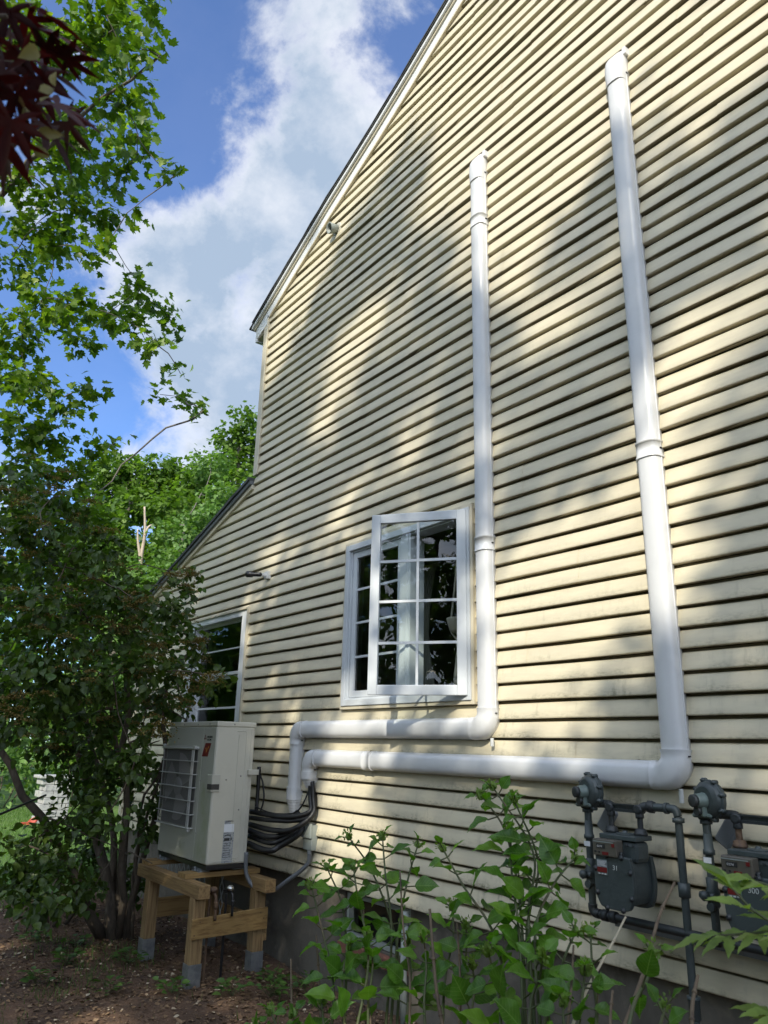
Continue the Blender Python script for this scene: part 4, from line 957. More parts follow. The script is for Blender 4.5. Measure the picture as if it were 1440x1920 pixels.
# ------------------------------------------------------------------ timber stand
ST = empty('timber_stand', (-6.0, -0.5, 0), 'four legged treated timber stand carrying the heat pump', 'stand')
sz_ = hz0-0.040
bx0, bx1 = -6.62, -5.375
mb = MB(); mb.box((bx0, -0.80, sz_-0.125), (bx1-0.04, -0.712, sz_-0.036)); mb.build('beam', M['woodx'], ST, bevel=0.004)
mb = MB(); mb.box((bx0, -0.275, sz_-0.125), (bx1-0.04, -0.187, sz_-0.036)); mb.build('beam', M['woodx'], ST, bevel=0.004)
for x0_, x1_ in ((-6.60, -6.46), (-5.86, -5.72)):
    mb = MB(); mb.box((x0_, -0.775, sz_-0.0358), (x1_, -0.16, sz_)); mb.build('cross_plank', M['woody'], ST, bevel=0.003)
zt_ = sz_-0.1255
for x, y in ((-5.515, -0.756), (-6.375, -0.756), (-5.60, -0.231), (-6.40, -0.231)):
    mb = MB(); mb.box((x-0.044, y-0.044, 0.02), (x+0.044, y+0.044, zt_)); lg = mb.build('leg', M['woodz'], ST, bevel=0.004)
    mb = MB()
    for lo, hi in (((x-0.048, y-0.048, -0.02), (x-0.045, y+0.048, 0.135)), ((x+0.045, y-0.048, -0.02), (x+0.048, y+0.048, 0.135)), ((x-0.0448, y-0.048, -0.02), (x+0.0448, y-0.045, 0.135)), ((x-0.0448, y+0.045, -0.02), (x+0.0448, y+0.048, 0.135))): mb.box(lo, hi)
    mb.build('post_base', M['galv'], lg)
mb = MB(); v = [(-5.469, -0.835, 0.432-0.14), (-5.469, -0.815+0.0, 0.432), (-5.543, -0.19, 0.43), (-5.543, -0.19, 0.285)]
mb.add([(-5.470, -0.812, 0.292), (-5.470, -0.812, 0.420), (-5.555, -0.175, 0.430), (-5.555, -0.175, 0.285), (-5.447, -0.812, 0.292), (-5.447, -0.812, 0.420), (-5.532, -0.175, 0.430), (-5.532, -0.175, 0.285)],
       [(0,1,2,3), (7,6,5,4), (0,4,5,1), (1,5,6,2), (2,6,7,3), (3,7,4,0)]); br = mb.build('brace', M['woody'], ST, bevel=0.003)
mb = MB()
for y, z in ((-0.79, 0.32), (-0.75, 0.40), (-0.21, 0.36), (-0.24, 0.40)): mb.lathe((-5.545+(-0.175-y)*0.1335+0.0005+0.013, y, z), (1, 0, 0), [(0, 0.005), (0.002, 0.004)], 8)
mb.build_each('screw', M['rust'], br)
mb = MB(); mb.box((-6.45, -0.185, 0.20), (-5.56, -0.160, 0.34)); mb.build('brace', M['woodx'], ST, bevel=0.003)
mb = MB(); mb.box((-6.445, -0.71, 0.26), (-6.42, -0.28, 0.40)); mb.build('brace', M['woody'], ST, bevel=0.003)

# ------------------------------------------------------------------ refrigerant hoses
GH = 'black insulated hoses between wall and heat pump'
def hose(pts, r, label):
    mb = MB(); P = catmull(pts, 7); mb.tube(P, r*0.98, 9); o = mb.build('refrigerant_hose', M['foam']); tag(o, label, 'hose', GH); return o
ox = -5.78; yr = -0.245
endA = (-5.235, -0.05)
hose([(ox, yr, 1.080), (-5.50, -0.225, 1.075), (-5.30, -0.16, 1.075), (-5.17, -0.075, 1.12), (-5.215, -0.05, 1.22), (-5.225, -0.05, 1.33)], 0.019, 'topmost black insulated hose curving up into the white reducer')
hose([(ox, yr-0.01, 1.035), (-5.48, -0.23, 1.040), (-5.28, -0.14, 1.050), (-5.135, -0.07, 1.10), (-5.17, -0.05, 1.22), (-5.195, -0.05, 1.33)], 0.017, 'second black insulated hose, just below the topmost one')
hose([(ox, yr, 0.985), (-5.45, -0.24, 0.975), (-5.25, -0.18, 0.99), (-5.14, -0.08, 1.09), (-5.17, -0.035, 1.2), (-5.24, -0.03, 1.33)], 0.020, 'middle black insulated hose of the bundle')
hose([(ox, yr-0.015, 0.945), (-5.47, -0.25, 0.925), (-5.36, -0.18, 0.945), (-5.26, -0.10, 1.00), (-5.33, -0.05, 1.05), (-5.42, -0.04, 1.10)], 0.021, 'fourth black insulated hose looping to the left white reducer')
hose([(ox, yr, 0.900), (-5.45, -0.25, 0.885), (-5.37, -0.20, 0.905), (-5.26, -0.11, 0.98), (-5.30, -0.05, 1.04), (-5.45, -0.035, 1.10)], 0.018, 'fifth black insulated hose, second from the bottom')
hose([(ox, yr-0.02, 0.852), (-5.42, -0.27, 0.835), (-5.36, -0.20, 0.87), (-5.24, -0.12, 0.96), (-5.27, -0.06, 1.04), (-5.47, -0.04, 1.10)], 0.022, 'lowest and thickest black insulated hose with a deep sag')
hose([(-5.70, -0.24, 1.075), (-5.705, -0.235, 1.20), (-5.70, -0.24, 1.42)], 0.016, 'upright black hose running up the back corner of the heat pump')
hose([(-5.68, -0.22, 1.06), (-5.655, -0.205, 1.18), (-5.67, -0.215, 1.30), (-5.70, -0.23, 1.36)], 0.007, 'thin black cable beside the upright hose')
mb = MB(); mb.tube(catmull([(-5.22, -0.05, 1.30), (-5.25, -0.09, 1.17), (-5.33, -0.12, 1.10), (-5.48, -0.22, 1.09), (-5.70, -0.25, 1.12)], 6), 0.006, 6); o = mb.build('control_cable', M['foam']); tag(o, 'thin black control cable drooping beside the hose bundle', 'cable')
# disconnect box and conduit
JB = empty('disconnect_box', (-5.22, 0, 0.86), 'grey electrical disconnect box mounted low on the siding', 'electrical box')
mb = MB(); mb.box((-5.262, -0.066, 0.852), (-5.142, -0.014, 1.025)); mb.build('enclosure', M['greybox'], JB, bevel=0.005)
mb = MB(); mb.box((-5.266, -0.082, 0.935), (-5.138, -0.0655, 1.035)); mb.build('lid', M['greybox'], JB, bevel=0.004)
mb = MB(); mb.cyl((-5.20, -0.042, 0.855), (-5.20, -0.042, 0.825), 0.019, 12); mb.build('connector', M['galv'], JB)
mb = MB(); mb.tube(catmull([(-5.20, -0.042, 0.835), (-5.215, -0.05, 0.75), (-5.36, -0.11, 0.635), (-5.50, -0.17, 0.545), (-5.61, -0.25, 0.55), (-5.66, -0.31, 0.65), (-5.655, -0.325, 0.80)], 8), 0.0155, 10); o = mb.build('conduit', M['conduit']); tag(o, 'grey flexible conduit looping from heat pump to disconnect box', 'conduit')

# ------------------------------------------------------------------ garden taps under the unit
def tap(y, label, m1, m2, drop, r):
    z = 0.565; t_ = empty('garden_tap', (-5.545, y, 0), label, 'tap', 'standpipe taps behind the brace')
    mb = MB(); mb.cyl((-5.555, y, -0.05), (-5.555, y, z-0.02), 0.010, 8); mb.build('riser', m2, t_)
    mb = MB(); mb.tube(catmull([(-5.60, y, z-0.005), (-5.53, y, z), (-5.475, y, z-0.005), (-5.455, y, z-0.03), (-5.445, y, z-drop)], 5), r, 10)
    mb.lathe((-5.448, y, z-0.045), (0.05, 0, -1), [(0, r*1.3), (0.012, r*1.5), (0.02, r*1.2), (0.03, r*1.45), (0.045, r*1.2)], 12); mb.build('spout', m2, t_)
    mb = MB(); mb.lathe((-5.50, y, z+0.004), (0.25, -0.1, 1), [(0, 0.012), (0.012, 0.024), (0.022, 0.028), (0.034, 0.024), (0.040, 0.010)], 14); mb.build('handle', m1, t_)
tap(-0.645, 'rusty brown garden tap hooked over the brace, nearer the front stand leg', M['rust'], M['rust'], 0.165, 0.011)
tap(-0.515, 'chrome knobbed garden tap with a short black spout over the brace', M['chrome'], M['blackplastic'], 0.15, 0.010)
# folding metal lattice
zg = MB()
def latt(mb, x0, z0, n, w, h, tilt=0.0, y=-0.02, th=0.012, cols=1):
    for c in range(cols):
        for k in range(n):
            xa = x0 + c*w; za = z0 + k*h; o = tilt*(k)
            for (p, q, yy) in (((xa+o, za), (xa+w+o+tilt, za+h), y), ((xa+w+o, za), (xa+o+tilt, za+h), y-0.004)):
                d = Vector((q[0]-p[0], 0, q[1]-p[1])); nrm_ = Vector((-d.z, 0, d.x)).normalized()*th/2
                A = Vector((p[0], yy, p[1])); B = Vector((q[0], yy, q[1])); C = [A-nrm_, B-nrm_, B+nrm_, A+nrm_]; C2 = [v_ + Vector((0, -0.003, 0)) for v_ in C]
                mb.add(C+C2, [(0,1,2,3), (7,6,5,4), (0,4,5,1), (1,5,6,2), (2,6,7,3), (3,7,4,0)])
latt(zg, -5.98, 0.30, 3, 0.065, 0.11, tilt=0.0, y=-0.36); o = zg.build('scissor_bracket', M['galv']); tag(o, 'galvanised metal scissor bracket folded upright behind the brace', 'bracket')
zl = MB(); latt(zl, -7.62, 0.28, 4, 0.105, 0.16, y=-0.12, th=0.016, cols=9); o = zl.build('lattice_panel', mat('grey_lattice', (0.20, 0.21, 0.20), 0.6)); tag(o, 'grey diagonal lattice panel standing behind the heat pump stand', 'lattice')

# ------------------------------------------------------------------ vent and camera on the wall
V_ = empty('vent_hood', (-5.27, 0, 6.35), 'small round grey vent hood high under the roof rake', 'vent')
mb = MB(); mb.lathe((-5.27, -0.005, 6.35), (0, -1, 0), [(0, 0.070), (0.012, 0.070), (0.016, 0.055)], 20); mb.build('base_plate', M['cabinet'], V_)
mb = MB(); mb.lathe((-5.27, -0.02, 6.35), (-0.1, -1, -0.25), [(0, 0.040), (0.05, 0.048), (0.085, 0.056), (0.09, 0.052), (0.08, 0.038), (0.02, 0.035)], 20); mb.build('hood', M['greybox'], V_)
mb = MB(); mb.lathe((-5.275, -0.06, 6.345), (-0.1, -1, -0.25), [(0, 0.034), (0.01, 0.034)], 16); mb.build('opening', M['dark'], V_)
K_ = empty('security_camera', (-6.2, 0, 3.10), 'small black bullet camera on a white bracket above the back window', 'camera')
mb = MB(); mb.box((-6.215, -0.045, 3.055), (-6.145, -0.010, 3.125)); mb.cyl((-6.19, -0.04, 3.09), (-6.19, -0.085, 3.09), 0.018, 12); mb.build('bracket', M['whiteplastic'], K_, bevel=0.004)
mb = MB(); mb.tube([(-6.19, -0.07, 3.09), (-6.20, -0.12, 3.09)], 0.012, 8); mb.lathe((-6.13, -0.12, 3.075), (-0.86, -0.42, 0.10), [(0, 0.012), (0.01, 0.020), (0.10, 0.020), (0.105, 0.028), (0.16, 0.030), (0.162, 0.024), (0.15, 0.018)], 16); mb.build('body', M['blackplastic'], K_)

# ------------------------------------------------------------------ gas meters
def rbox2(w, h, r, n=5, bump=None):
    P = []
    for cx, cz, a0_ in ((w/2-r, h/2-r, 0), (-w/2+r, h/2-r, 90), (-w/2+r, -h/2+r, 180), (w/2-r, -h/2+r, 270)):
        for k in range(n+1): a = R(a0_+90*k/n); P.append((cx+r*math.cos(a), cz+r*math.sin(a)))
    return P
def meter_shape(s=1.0):   # diaphragm meter front: round shouldered, narrower at the foot
    P = []
    for (x, z) in [(-0.090, 0.088), (-0.076, 0.102), (0.076, 0.102), (0.090, 0.088), (0.100, 0.03), (0.100, -0.035), (0.085, -0.088), (0.055, -0.112), (-0.055, -0.112), (-0.085, -0.088), (-0.100, -0.035), (-0.100, 0.03)]: P.append((x*s, z*s))
    C = catmull([(x, 0, z) for x, z in P] + [(P[0][0], 0, P[0][1])], 3)[:-1]
    return [(c.x, c.z) for c in C]
def gas_meter(x, label, number):
    """x = inlet riser; the set is built in world coordinates"""
    g = empty('gas_meter', (x, -0.15, 0.89), label, 'gas meter', 'gas meters on the wall')
    yp_ = -0.15; mx_ = x+0.225; yc = -0.19; zc_ = 1.055
    # diaphragm case
    mb = MB(); sh = meter_shape(1.0)
    mb.prism([(mx_+a, zc_+b_) for a, b_ in sh], 'y', yc-0.092, yc-0.070); case = mb.build('meter_case', M['gas'], g, bevel=0.006)
    mb = MB(); mb.prism([(mx_+a*0.86, zc_+b_*0.86) for a, b_ in sh], 'y', yc-0.0705, yc+0.065); mb.prism([(mx_+a, zc_+b_) for a, b_ in sh], 'y', yc+0.060, yc+0.085); mb.build('meter_back', M['gas'], case, bevel=0.006)
    mb = MB(); mb.box((mx_-0.078, yc-0.055, zc_+0.075), (mx_+0.098, yc+0.055, 1.222)); mb.build('meter_head', M['gas'], case, bevel=0.022)
    mb = MB(); mb.box((mx_-0.086, yc-0.063, 1.2225), (mx_+0.106, yc+0.063, 1.243)); mb.lathe((mx_+0.01, yc, 1.2431), (0, 0, 1), [(0, 0.045), (0.006, 0.042), (0.0065, 0.012), (0.016, 0.010)], 16); mb.build('meter_lid', M['gas_lt'] if False else M['gas'], case, bevel=0.008)
    # bolts and lobes round the front flange
    mb = MB()
    for a, b_ in [(-0.094, 0.045), (-0.09, -0.055), (0.094, 0.045), (0.092, -0.06), (-0.03, 0.103), (0.05, 0.103), (-0.04, -0.113), (0.045, -0.113)]:
        mb = MB(); mb.lathe((mx_+a*0.97, yc-0.090, zc_+b_*0.97), (0, -1, 0), [(0, 0.012), (0.006, 0.012), (0.007, 0.006), (0.014, 0.006)], 8); mb.build('bolt', M['iron'], case)
    for a in (-0.06, 0.0, 0.06, 0.095): mb = MB(); mb.lathe((mx_+a, yc-0.060, 1.205), (0, -1, 0), [(0, 0.006), (0.008, 0.005)], 8); mb.build('bolt', M['iron'], case)
    # index box
    mb = MB(); mb.box((mx_-0.092, yc-0.105, zc_+0.098), (mx_+0.035, yc-0.054, zc_+0.168)); ix = mb.build('index_box', mat('index_cover', (0.10, 0.09, 0.072), 0.3), g, bevel=0.005)
    yy = yc-0.1055
    mb = MB(); mb.box((mx_-0.070, yy-0.002, zc_+0.130), (mx_-0.025, yy, zc_+0.148)); mb.box((mx_-0.082, yy-0.002, zc_+0.112), (mx_-0.072, yy, zc_+0.118)); mb.box((mx_-0.060, yy-0.002, zc_+0.110), (mx_-0.052, yy, zc_+0.118)); mb.build('counter', M['ink'], ix)
    mb = MB(); mb.box((mx_-0.088, yy-0.0015, zc_+0.155), (mx_+0.020, yy, zc_+0.159)); mb.build('bright_edge', M['greybox'], ix)
    mb = MB(); mb.box((mx_-0.040, yy-0.002, zc_+0.105), (mx_-0.008, yy, zc_+0.117)); mb.box((mx_+0.012, yy-0.003, zc_+0.140), (mx_+0.026, yy, zc_+0.154)); mb.build('red_plate', M['red'], ix)
    text_mesh('counter_digits', '0274', 0.013, mat('digit_grey', (0.5, 0.5, 0.48), 0.5), ix, (mx_-0.066, yy-0.0025, zc_+0.134), (R(90), 0, 0), sx=1.1)
    mb = MB(); mb.cyl((mx_+0.034, yc-0.08, zc_+0.112), (mx_+0.052, yc-0.08, zc_+0.112), 0.010, 10); mb.build('seal_plug', M['iron'], ix)
    # badge
    y2 = yc-0.0925
    mb = MB(); mb.box((mx_-0.082, y2-0.003, zc_+0.020), (mx_-0.025, y2, zc_+0.083)); bd = mb.build('badge', M['gas_lt'], g, bevel=0.001)
    mb = MB(); mb.box((mx_-0.079, y2-0.0045, zc_+0.052), (mx_-0.028, y2-0.0032, zc_+0.080)); mb.build('badge_plate', M['greypaper'] if number == '31' else M['ink'], bd)
    mb = MB(); mb.box((mx_-0.079, y2-0.0045, zc_+0.030), (mx_-0.028, y2-0.0032, zc_+0.051)); mb.build('badge_red_plate', M['red'], bd)
    mb = MB()
    for k in range(3): mb.box((mx_-0.074+0.016*k, y2-0.0045, zc_+0.022), (mx_-0.064+0.016*k, y2-0.0032, zc_+0.027))
    if number == '31':
        for k in range(4): mb.box((mx_-0.076, y2-0.0052, zc_+0.058+0.005*k), (mx_-0.034-0.006*(k % 2), y2-0.0046, zc_+0.0598+0.005*k))
    mb.build('badge_print', M['whiteplastic'], bd)
    if number != '31': text_mesh('badge_text', 'METER', 0.013, M['whiteplastic'], bd, (mx_-0.076, y2-0.0048, zc_+0.062), (R(90), 0, 0), bold=True)
    text_mesh('number', number, 0.028, mat('number_white', (0.45, 0.48, 0.46), 0.6), g, (mx_+0.000, y2-0.001, zc_+0.046), (R(90), 0, 0), sx=1.05)
    # inlet riser with valve, unions
    mb = MB(); mb.cyl((x, yp_, 0.905), (x, yp_, 1.335), 0.017, 14)
    mb.lathe((x, yp_, 1.20), (0, 0, 1), [(0, 0.017), (0.0, 0.024), (0.018, 0.024), (0.02, 0.020), (0.08, 0.018)], 14)
    mb.lathe((x, yp_, 1.318), (0, 0, 1), [(0, 0.026), (0.014, 0.026), (0.016, 0.022)], 8); mb.build('inlet_riser', M['gas'], g)
    mb = MB(); mb.box((x-0.0175, yp_-0.0185, 1.168), (x+0.0175, yp_-0.0168, 1.190)); mb.build('pipe_tag', M['paper'], g)
    mb = MB(); mb.lathe((x, yp_, 1.00), (0, 0, 1), [(0, 0.020), (0.01, 0.026), (0.03, 0.022), (0.05, 0.028), (0.065, 0.028), (0.075, 0.022), (0.11, 0.024), (0.115, 0.018)], 14)
    mb.cyl((x-0.045, yp_-0.02, 1.045), (x+0.02, yp_-0.02, 1.045), 0.013, 10); mb.lathe((x-0.010, yp_-0.025, 1.045), (-0.6, -1, 0), [(0, 0.018), (0.02, 0.020), (0.03, 0.010)], 12); mb.lathe((x, yp_-0.015, 1.005), (0.1, -1, 0), [(0, 0.018), (0.018, 0.016)], 10); mb.build('shutoff_valve', M['gas'], g)
    # regulator: disc with spring cap, mount flange and vent
    rx, rz = x+0.028, 1.415; ry = -0.155; ax = (-0.30, -0.95, 0.0); A = Vector(ax).normalized()
    mb = MB(); mb.lathe(Vector((rx, ry, rz))-A*0.028, ax, [(0, 0.045), (0.006, 0.074), (0.020, 0.076), (0.022, 0.081), (0.034, 0.081), (0.036, 0.074), (0.050, 0.070), (0.062, 0.052)], 28); rg_ = mb.build('regulator', M['gas'], g, bevel=0.002)
    mb = MB(); B_ = A.orthogonal().normalized(); C_ = A.cross(B_)
    for k in range(8):
        q = 2*math.pi*k/8+0.3; mb = MB(); mb.lathe(Vector((rx, ry, rz)) + (B_*math.cos(q)+C_*math.sin(q))*0.080 - A*0.012, ax, [(0, 0.010), (0.022, 0.010), (0.024, 0.005), (0.03, 0.005)], 8); mb.build('flange_bolt', M['gas'], rg_)
    
    c0 = Vector((rx, ry, rz-0.004)) + A*0.030
    mb = MB(); mb.lathe(c0, ax, [(0, 0.036), (0.010, 0.031), (0.040, 0.028), (0.045, 0.026)], 20); mb.build('spring_case', M['gas_lt'], rg_)
    mb = MB(); mb.lathe(c0+A*0.044, ax, [(0, 0.026), (0.016, 0.026), (0.018, 0.020), (0.020, 0.004)], 10); mb.lathe(c0+A*0.018+Vector((-0.004, 0, -0.040)), ax, [(0, 0.018), (0.022, 0.018)], 12); mb.build('cap', M['iron'], rg_)
    mb = MB(); mb.obox(c0 + A*0.010 + Vector((0, 0, -0.040)), 0.038, 0.030, 0.045, (0, 0, math.atan2(A.x, -A.y)), bev=0.004); mb.obox((rx-0.02, ry-0.025, 1.353), 0.080, 0.045, 0.018, (0, 0, 0.2), bev=0.006); mb.build('inlet_boss', M['gas_lt'], rg_)
    mb = MB(); mb.obox((x+0.004, yp_, 1.345), 0.056, 0.05, 0.022, bev=0.005); mb.cyl((rx+0.01, ry, 1.365), (rx+0.050, ry, 1.362), 0.020, 12); mb.build('outlet_neck', M['iron'], rg_)
    # meter bar with swivels
    zb = 1.352; xi, xo = mx_-0.075, mx_+0.080
    mb = MB(); mb.tube(catmull([(rx+0.045, yp_, 1.362), (xi-0.03, yp_, 1.362), (xi-0.008, yp_-0.01, 1.358), (xi, yp_-0.02, 1.335), (xi, yp_-0.02, 1.315)], 4), 0.019, 12)
    mb.box((xi-0.005, yp_-0.032, zb-0.016), (xo+0.005, yp_-0.008, zb-0.004)); mb.box((xi-0.005, yp_-0.024, zb-0.004), (xo+0.005, yp_-0.016, zb+0.012)); mb.box((xi-0.005, yp_-0.032, zb+0.012), (xo+0.005, yp_-0.008, zb+0.018))
    for xx in (xi, xo): mb.lathe((xx, yp_-0.02, zb), (0, -1, 0), [(-0.02, 0.021), (0.018, 0.021), (0.020, 0.014)], 14)
    mb.tube(catmull([(xo, yp_-0.02, 1.315), (xo, yp_-0.02, 1.345), (xo+0.02, yp_-0.015, 1.365), (xo+0.045, yp_, 1.366)], 4), 0.019, 12); mb.build('meter_bar', M['iron'], g)
    for xx in (xi, xo):
        mb = MB(); mb.cyl((xx, yp_-0.02, 1.26), (xx, yp_-0.02, 1.325), 0.013, 12); mb.lathe((xx, yp_-0.02, 1.243), (0, 0, 1), [(0, 0.030), (0.012, 0.030), (0.014, 0.026), (0.024, 0.026), (0.030, 0.016)], 8); mb.build('swivel', M['iron'] if number == '31' else M['rust'], g)
    mb = MB(); mb.lathe((xo+0.03, yp_, 1.366), (1, 0, 0), [(0, 0.020), (0.006, 0.028), (0.030, 0.028), (0.034, 0.020), (0.045, 0.018)], 6); mb.build('union_nut', M['iron'], g)
    # vent plate between (pale tongue behind the riser)
    mb = MB(); mb.obox((x+0.040, -0.055, 1.285), 0.075, 0.02, 0.13, (0, R(35), 0), bev=0.009); mb.build('wall_bracket', mat('bracket_grey', (0.17, 0.18, 0.19), 0.5), g)
    return g, xo
g1, xo1 = gas_meter(-2.530, 'grey gas meter marked 31 with regulator, left of the long outlet pipe', '31')
# outlet of the first set: drops past the siding into the ground
mb = MB(); xq = -2.045
mb.tube(catmull([(xo1+0.06, -0.15, 1.366), (xq-0.035, -0.15, 1.366), (xq-0.010, -0.15, 1.360), (xq, -0.15, 1.335)], 6), 0.018, 12)
mb.cyl((xq, -0.15, 1.335), (xq, -0.15, -0.1), 0.0165, 14)
mb.lathe((xq, -0.15, 1.330), (0, 0, -1), [(0, 0.026), (0.018, 0.026), (0.02, 0.018)], 14); mb.lathe((xq-0.06, -0.15, 1.366), (1, 0, 0), [(0, 0.024), (0.014, 0.024)], 12)
mb.lathe((xq, -0.15, 1.075), (0, 0, -1), [(0, 0.021), (0.0, 0.025), (0.055, 0.025), (0.058, 0.018)], 14)
mb.lathe((xq, -0.15, 0.655), (0, 0, -1), [(0, 0.018), (0.0, 0.027), (0.012, 0.027), (0.016, 0.023), (0.08, 0.023), (0.085, 0.018)], 14)
mb.build('outlet_pipe', M['gas'], g1)
mb = MB(); mb.lathe((xq, -0.15, 0.52), (0, 0, -1), [(0, 0.03), (0.02, 0.032), (0.05, 0.028), (0.07, 0.02)], 12); mb.cyl((xq+0.01, -0.19, 0.48), (xq+0.01, -0.11, 0.48), 0.016, 10); mb.build('outlet_union', M['galv'], g1)
g2, xo2 = gas_meter(-1.915, 'grey gas meter marked 300 behind lime maple leaves at the edge', '300')
mb = MB(); mb.tube(catmull([(xo2+0.06, -0.15, 1.366), (-1.46, -0.15, 1.366), (-1.43, -0.15, 1.355), (-1.425, -0.15, 1.33)], 6), 0.018, 12); mb.cyl((-1.425, -0.15, 1.33), (-1.425, -0.15, -0.1), 0.0165, 14); mb.build('outlet_pipe', M['gas'], g2)
# header pipe feeding both sets
HD = empty('gas_header_pipe', (-2.53, -0.15, 0.88), 'dark iron gas header pipe running low under both meters', 'pipe')
mb = MB(); mb.tube(catmull([(-2.530, -0.15, 0.92), (-2.530, -0.15, 0.90), (-2.518, -0.15, 0.885), (-2.49, -0.15, 0.882)], 5), 0.021, 12); mb.cyl((-2.50, -0.15, 0.882), (-1.0, -0.15, 0.882), 0.0175, 14); mb.build('run', M['iron'], HD)
mb = MB()
for x in (-2.475, -2.43, -1.935, -1.88): mb.lathe((x, -0.15, 0.882), (1, 0, 0), [(0, 0.025), (0.03, 0.025), (0.032, 0.019)], 12)
mb.lathe((-1.915, -0.15, 0.875), (0, 0, 1), [(0, 0.024), (0.04, 0.024), (0.042, 0.018)], 12); mb.build_each('fitting', M['iron'], HD)
mb = MB(); mb.box((-2.45, -0.10, 0.835), (-1.05, -0.03, 0.86)); mb.build('support_rail', M['conduit'], HD)
mb = MB(); mb.tube(catmull([(-2.0, -0.32, 0.30), (-1.93, -0.30, 0.42), (-1.80, -0.27, 0.46), (-1.55, -0.22, 0.47)], 6), 0.024, 12); mb.lathe((-1.80, -0.27, 0.46), (1, 0.2, 0), [(0, 0.034), (0.05, 0.034)], 12); o = mb.build('gas_service_pipe', M['iron']); tag(o, 'dark curved gas service pipe low at the right edge by the foundation', 'pipe')
mb = MB(); mb.tube([(-4.085, -0.02, 0.62), (-4.085, -0.03, 0.3), (-4.075, -0.03, -0.03)], 0.022, 12); mb.lathe((-4.085, -0.02, 0.60), (0, 0, -1), [(0, 0.027), (0.05, 0.027)], 12); o = mb.build('drain_pipe', M['greybox']); tag(o, 'pale grey plastic drain pipe upright beside the basement window', 'pipe')
GAP_A = [(-6.69, 5.39), (-6.62, 5.74), (-6.51, 6.21), (-3.48, 7.89), (-1.05, 5.37), (-1.23, 4.84), (-1.6, 4.81), (-1.97, 4.73), (-2.18, 5.27), (-2.42, 5.0), (-2.78, 4.78), (-3.2, 4.76), (-3.19, 5.71), (-3.39, 5.85), (-3.75, 6.05), (-3.99, 6.63), (-4.21, 6.57), (-4.79, 6.36), (-5.21, 6.2), (-5.61, 5.88), (-6.13, 5.4), (-6.49, 5.18)]
GAP_B = [(-2.18, 2.96), (-2.18, 2.78), (-2.18, 2.34), (-2.32, 2.27), (-2.54, 2.07), (-2.69, 1.89), (-2.99, 1.76), (-3.27, 1.63), (-3.51, 1.78), (-3.42, 2.71), (-3.23, 2.75), (-2.74, 2.82), (-2.43, 2.96)]
GAPS = [(-4.53, 5.01, -5.08, 4.9, 0.19, 0.75), (-5.08, 4.9, -5.37, 4.4, 0.17, 0.65), (-3.54, 5.73, -3.95, 5.76, 0.14, 0.9), (-3.43, 5.16, -3.59, 4.93, 0.07, 0.5), (-3.99, 3.78, -4.21, 3.63, 0.1, 0.65), (-4.73, 3.64, -4.98, 3.39, 0.12, 0.85), (-3.45, 3.37, -3.49, 3.2, 0.07, 0.5), (-3.17, 4.92, -3.17, 4.62, 0.16, 0.8), (-2.45, 4.23, -2.67, 4.08, 0.07, 0.85), (-2.67, 4.08, -2.86, 4.02, 0.06, 0.8), (-1.43, 3.66, -1.87, 3.45, 0.13, 0.95), (-1.95, 3.21, -2.14, 2.38, 0.13, 0.95), (-1.76, 3.0, -1.93, 2.89, 0.06, 0.6), (-3.25, 1.63, -2.78, 1.62, 0.05, 0.6), (-1.73, 2.11, -1.96, 2.04, 0.04, 0.5), (-1.76, 1.83, -1.91, 1.79, 0.04, 0.45), (-4.88, 1.4, -4.48, 1.41, 0.08, 0.8), (-4.97, 1.21, -4.53, 1.04, 0.14, 0.8), (-5.11, 0.69, -4.59, 0.9, 0.12, 0.8), (-5.91, 1.66, -5.85, 1.53, 0.07, 0.4), (-4.9, 1.71, -4.83, 1.69, 0.11, 0.8), (-3.56, 1.7, -3.38, 1.69, 0.13, 0.8), (-4.38, 1.79, -3.51, 1.78, 0.11, 0.8), (-3.42, 1.53, -3.29, 1.54, 0.09, 0.7), (-6.11, 2.07, -5.7, 1.79, 0.12, 0.4), (-6.61, 2.64, -6.66, 2.29, 0.12, 0.5), (-6.21, 3.2, -5.88, 3.34, 0.1, 0.4), (-1.91, 1.41, -1.8, 1.46, 0.04, 0.4), (-2.9, 3.64, -3.09, 3.45, 0.06, 0.4), (-3.7, 2.98, -4.38, 1.99, 0.19, 0.35)]
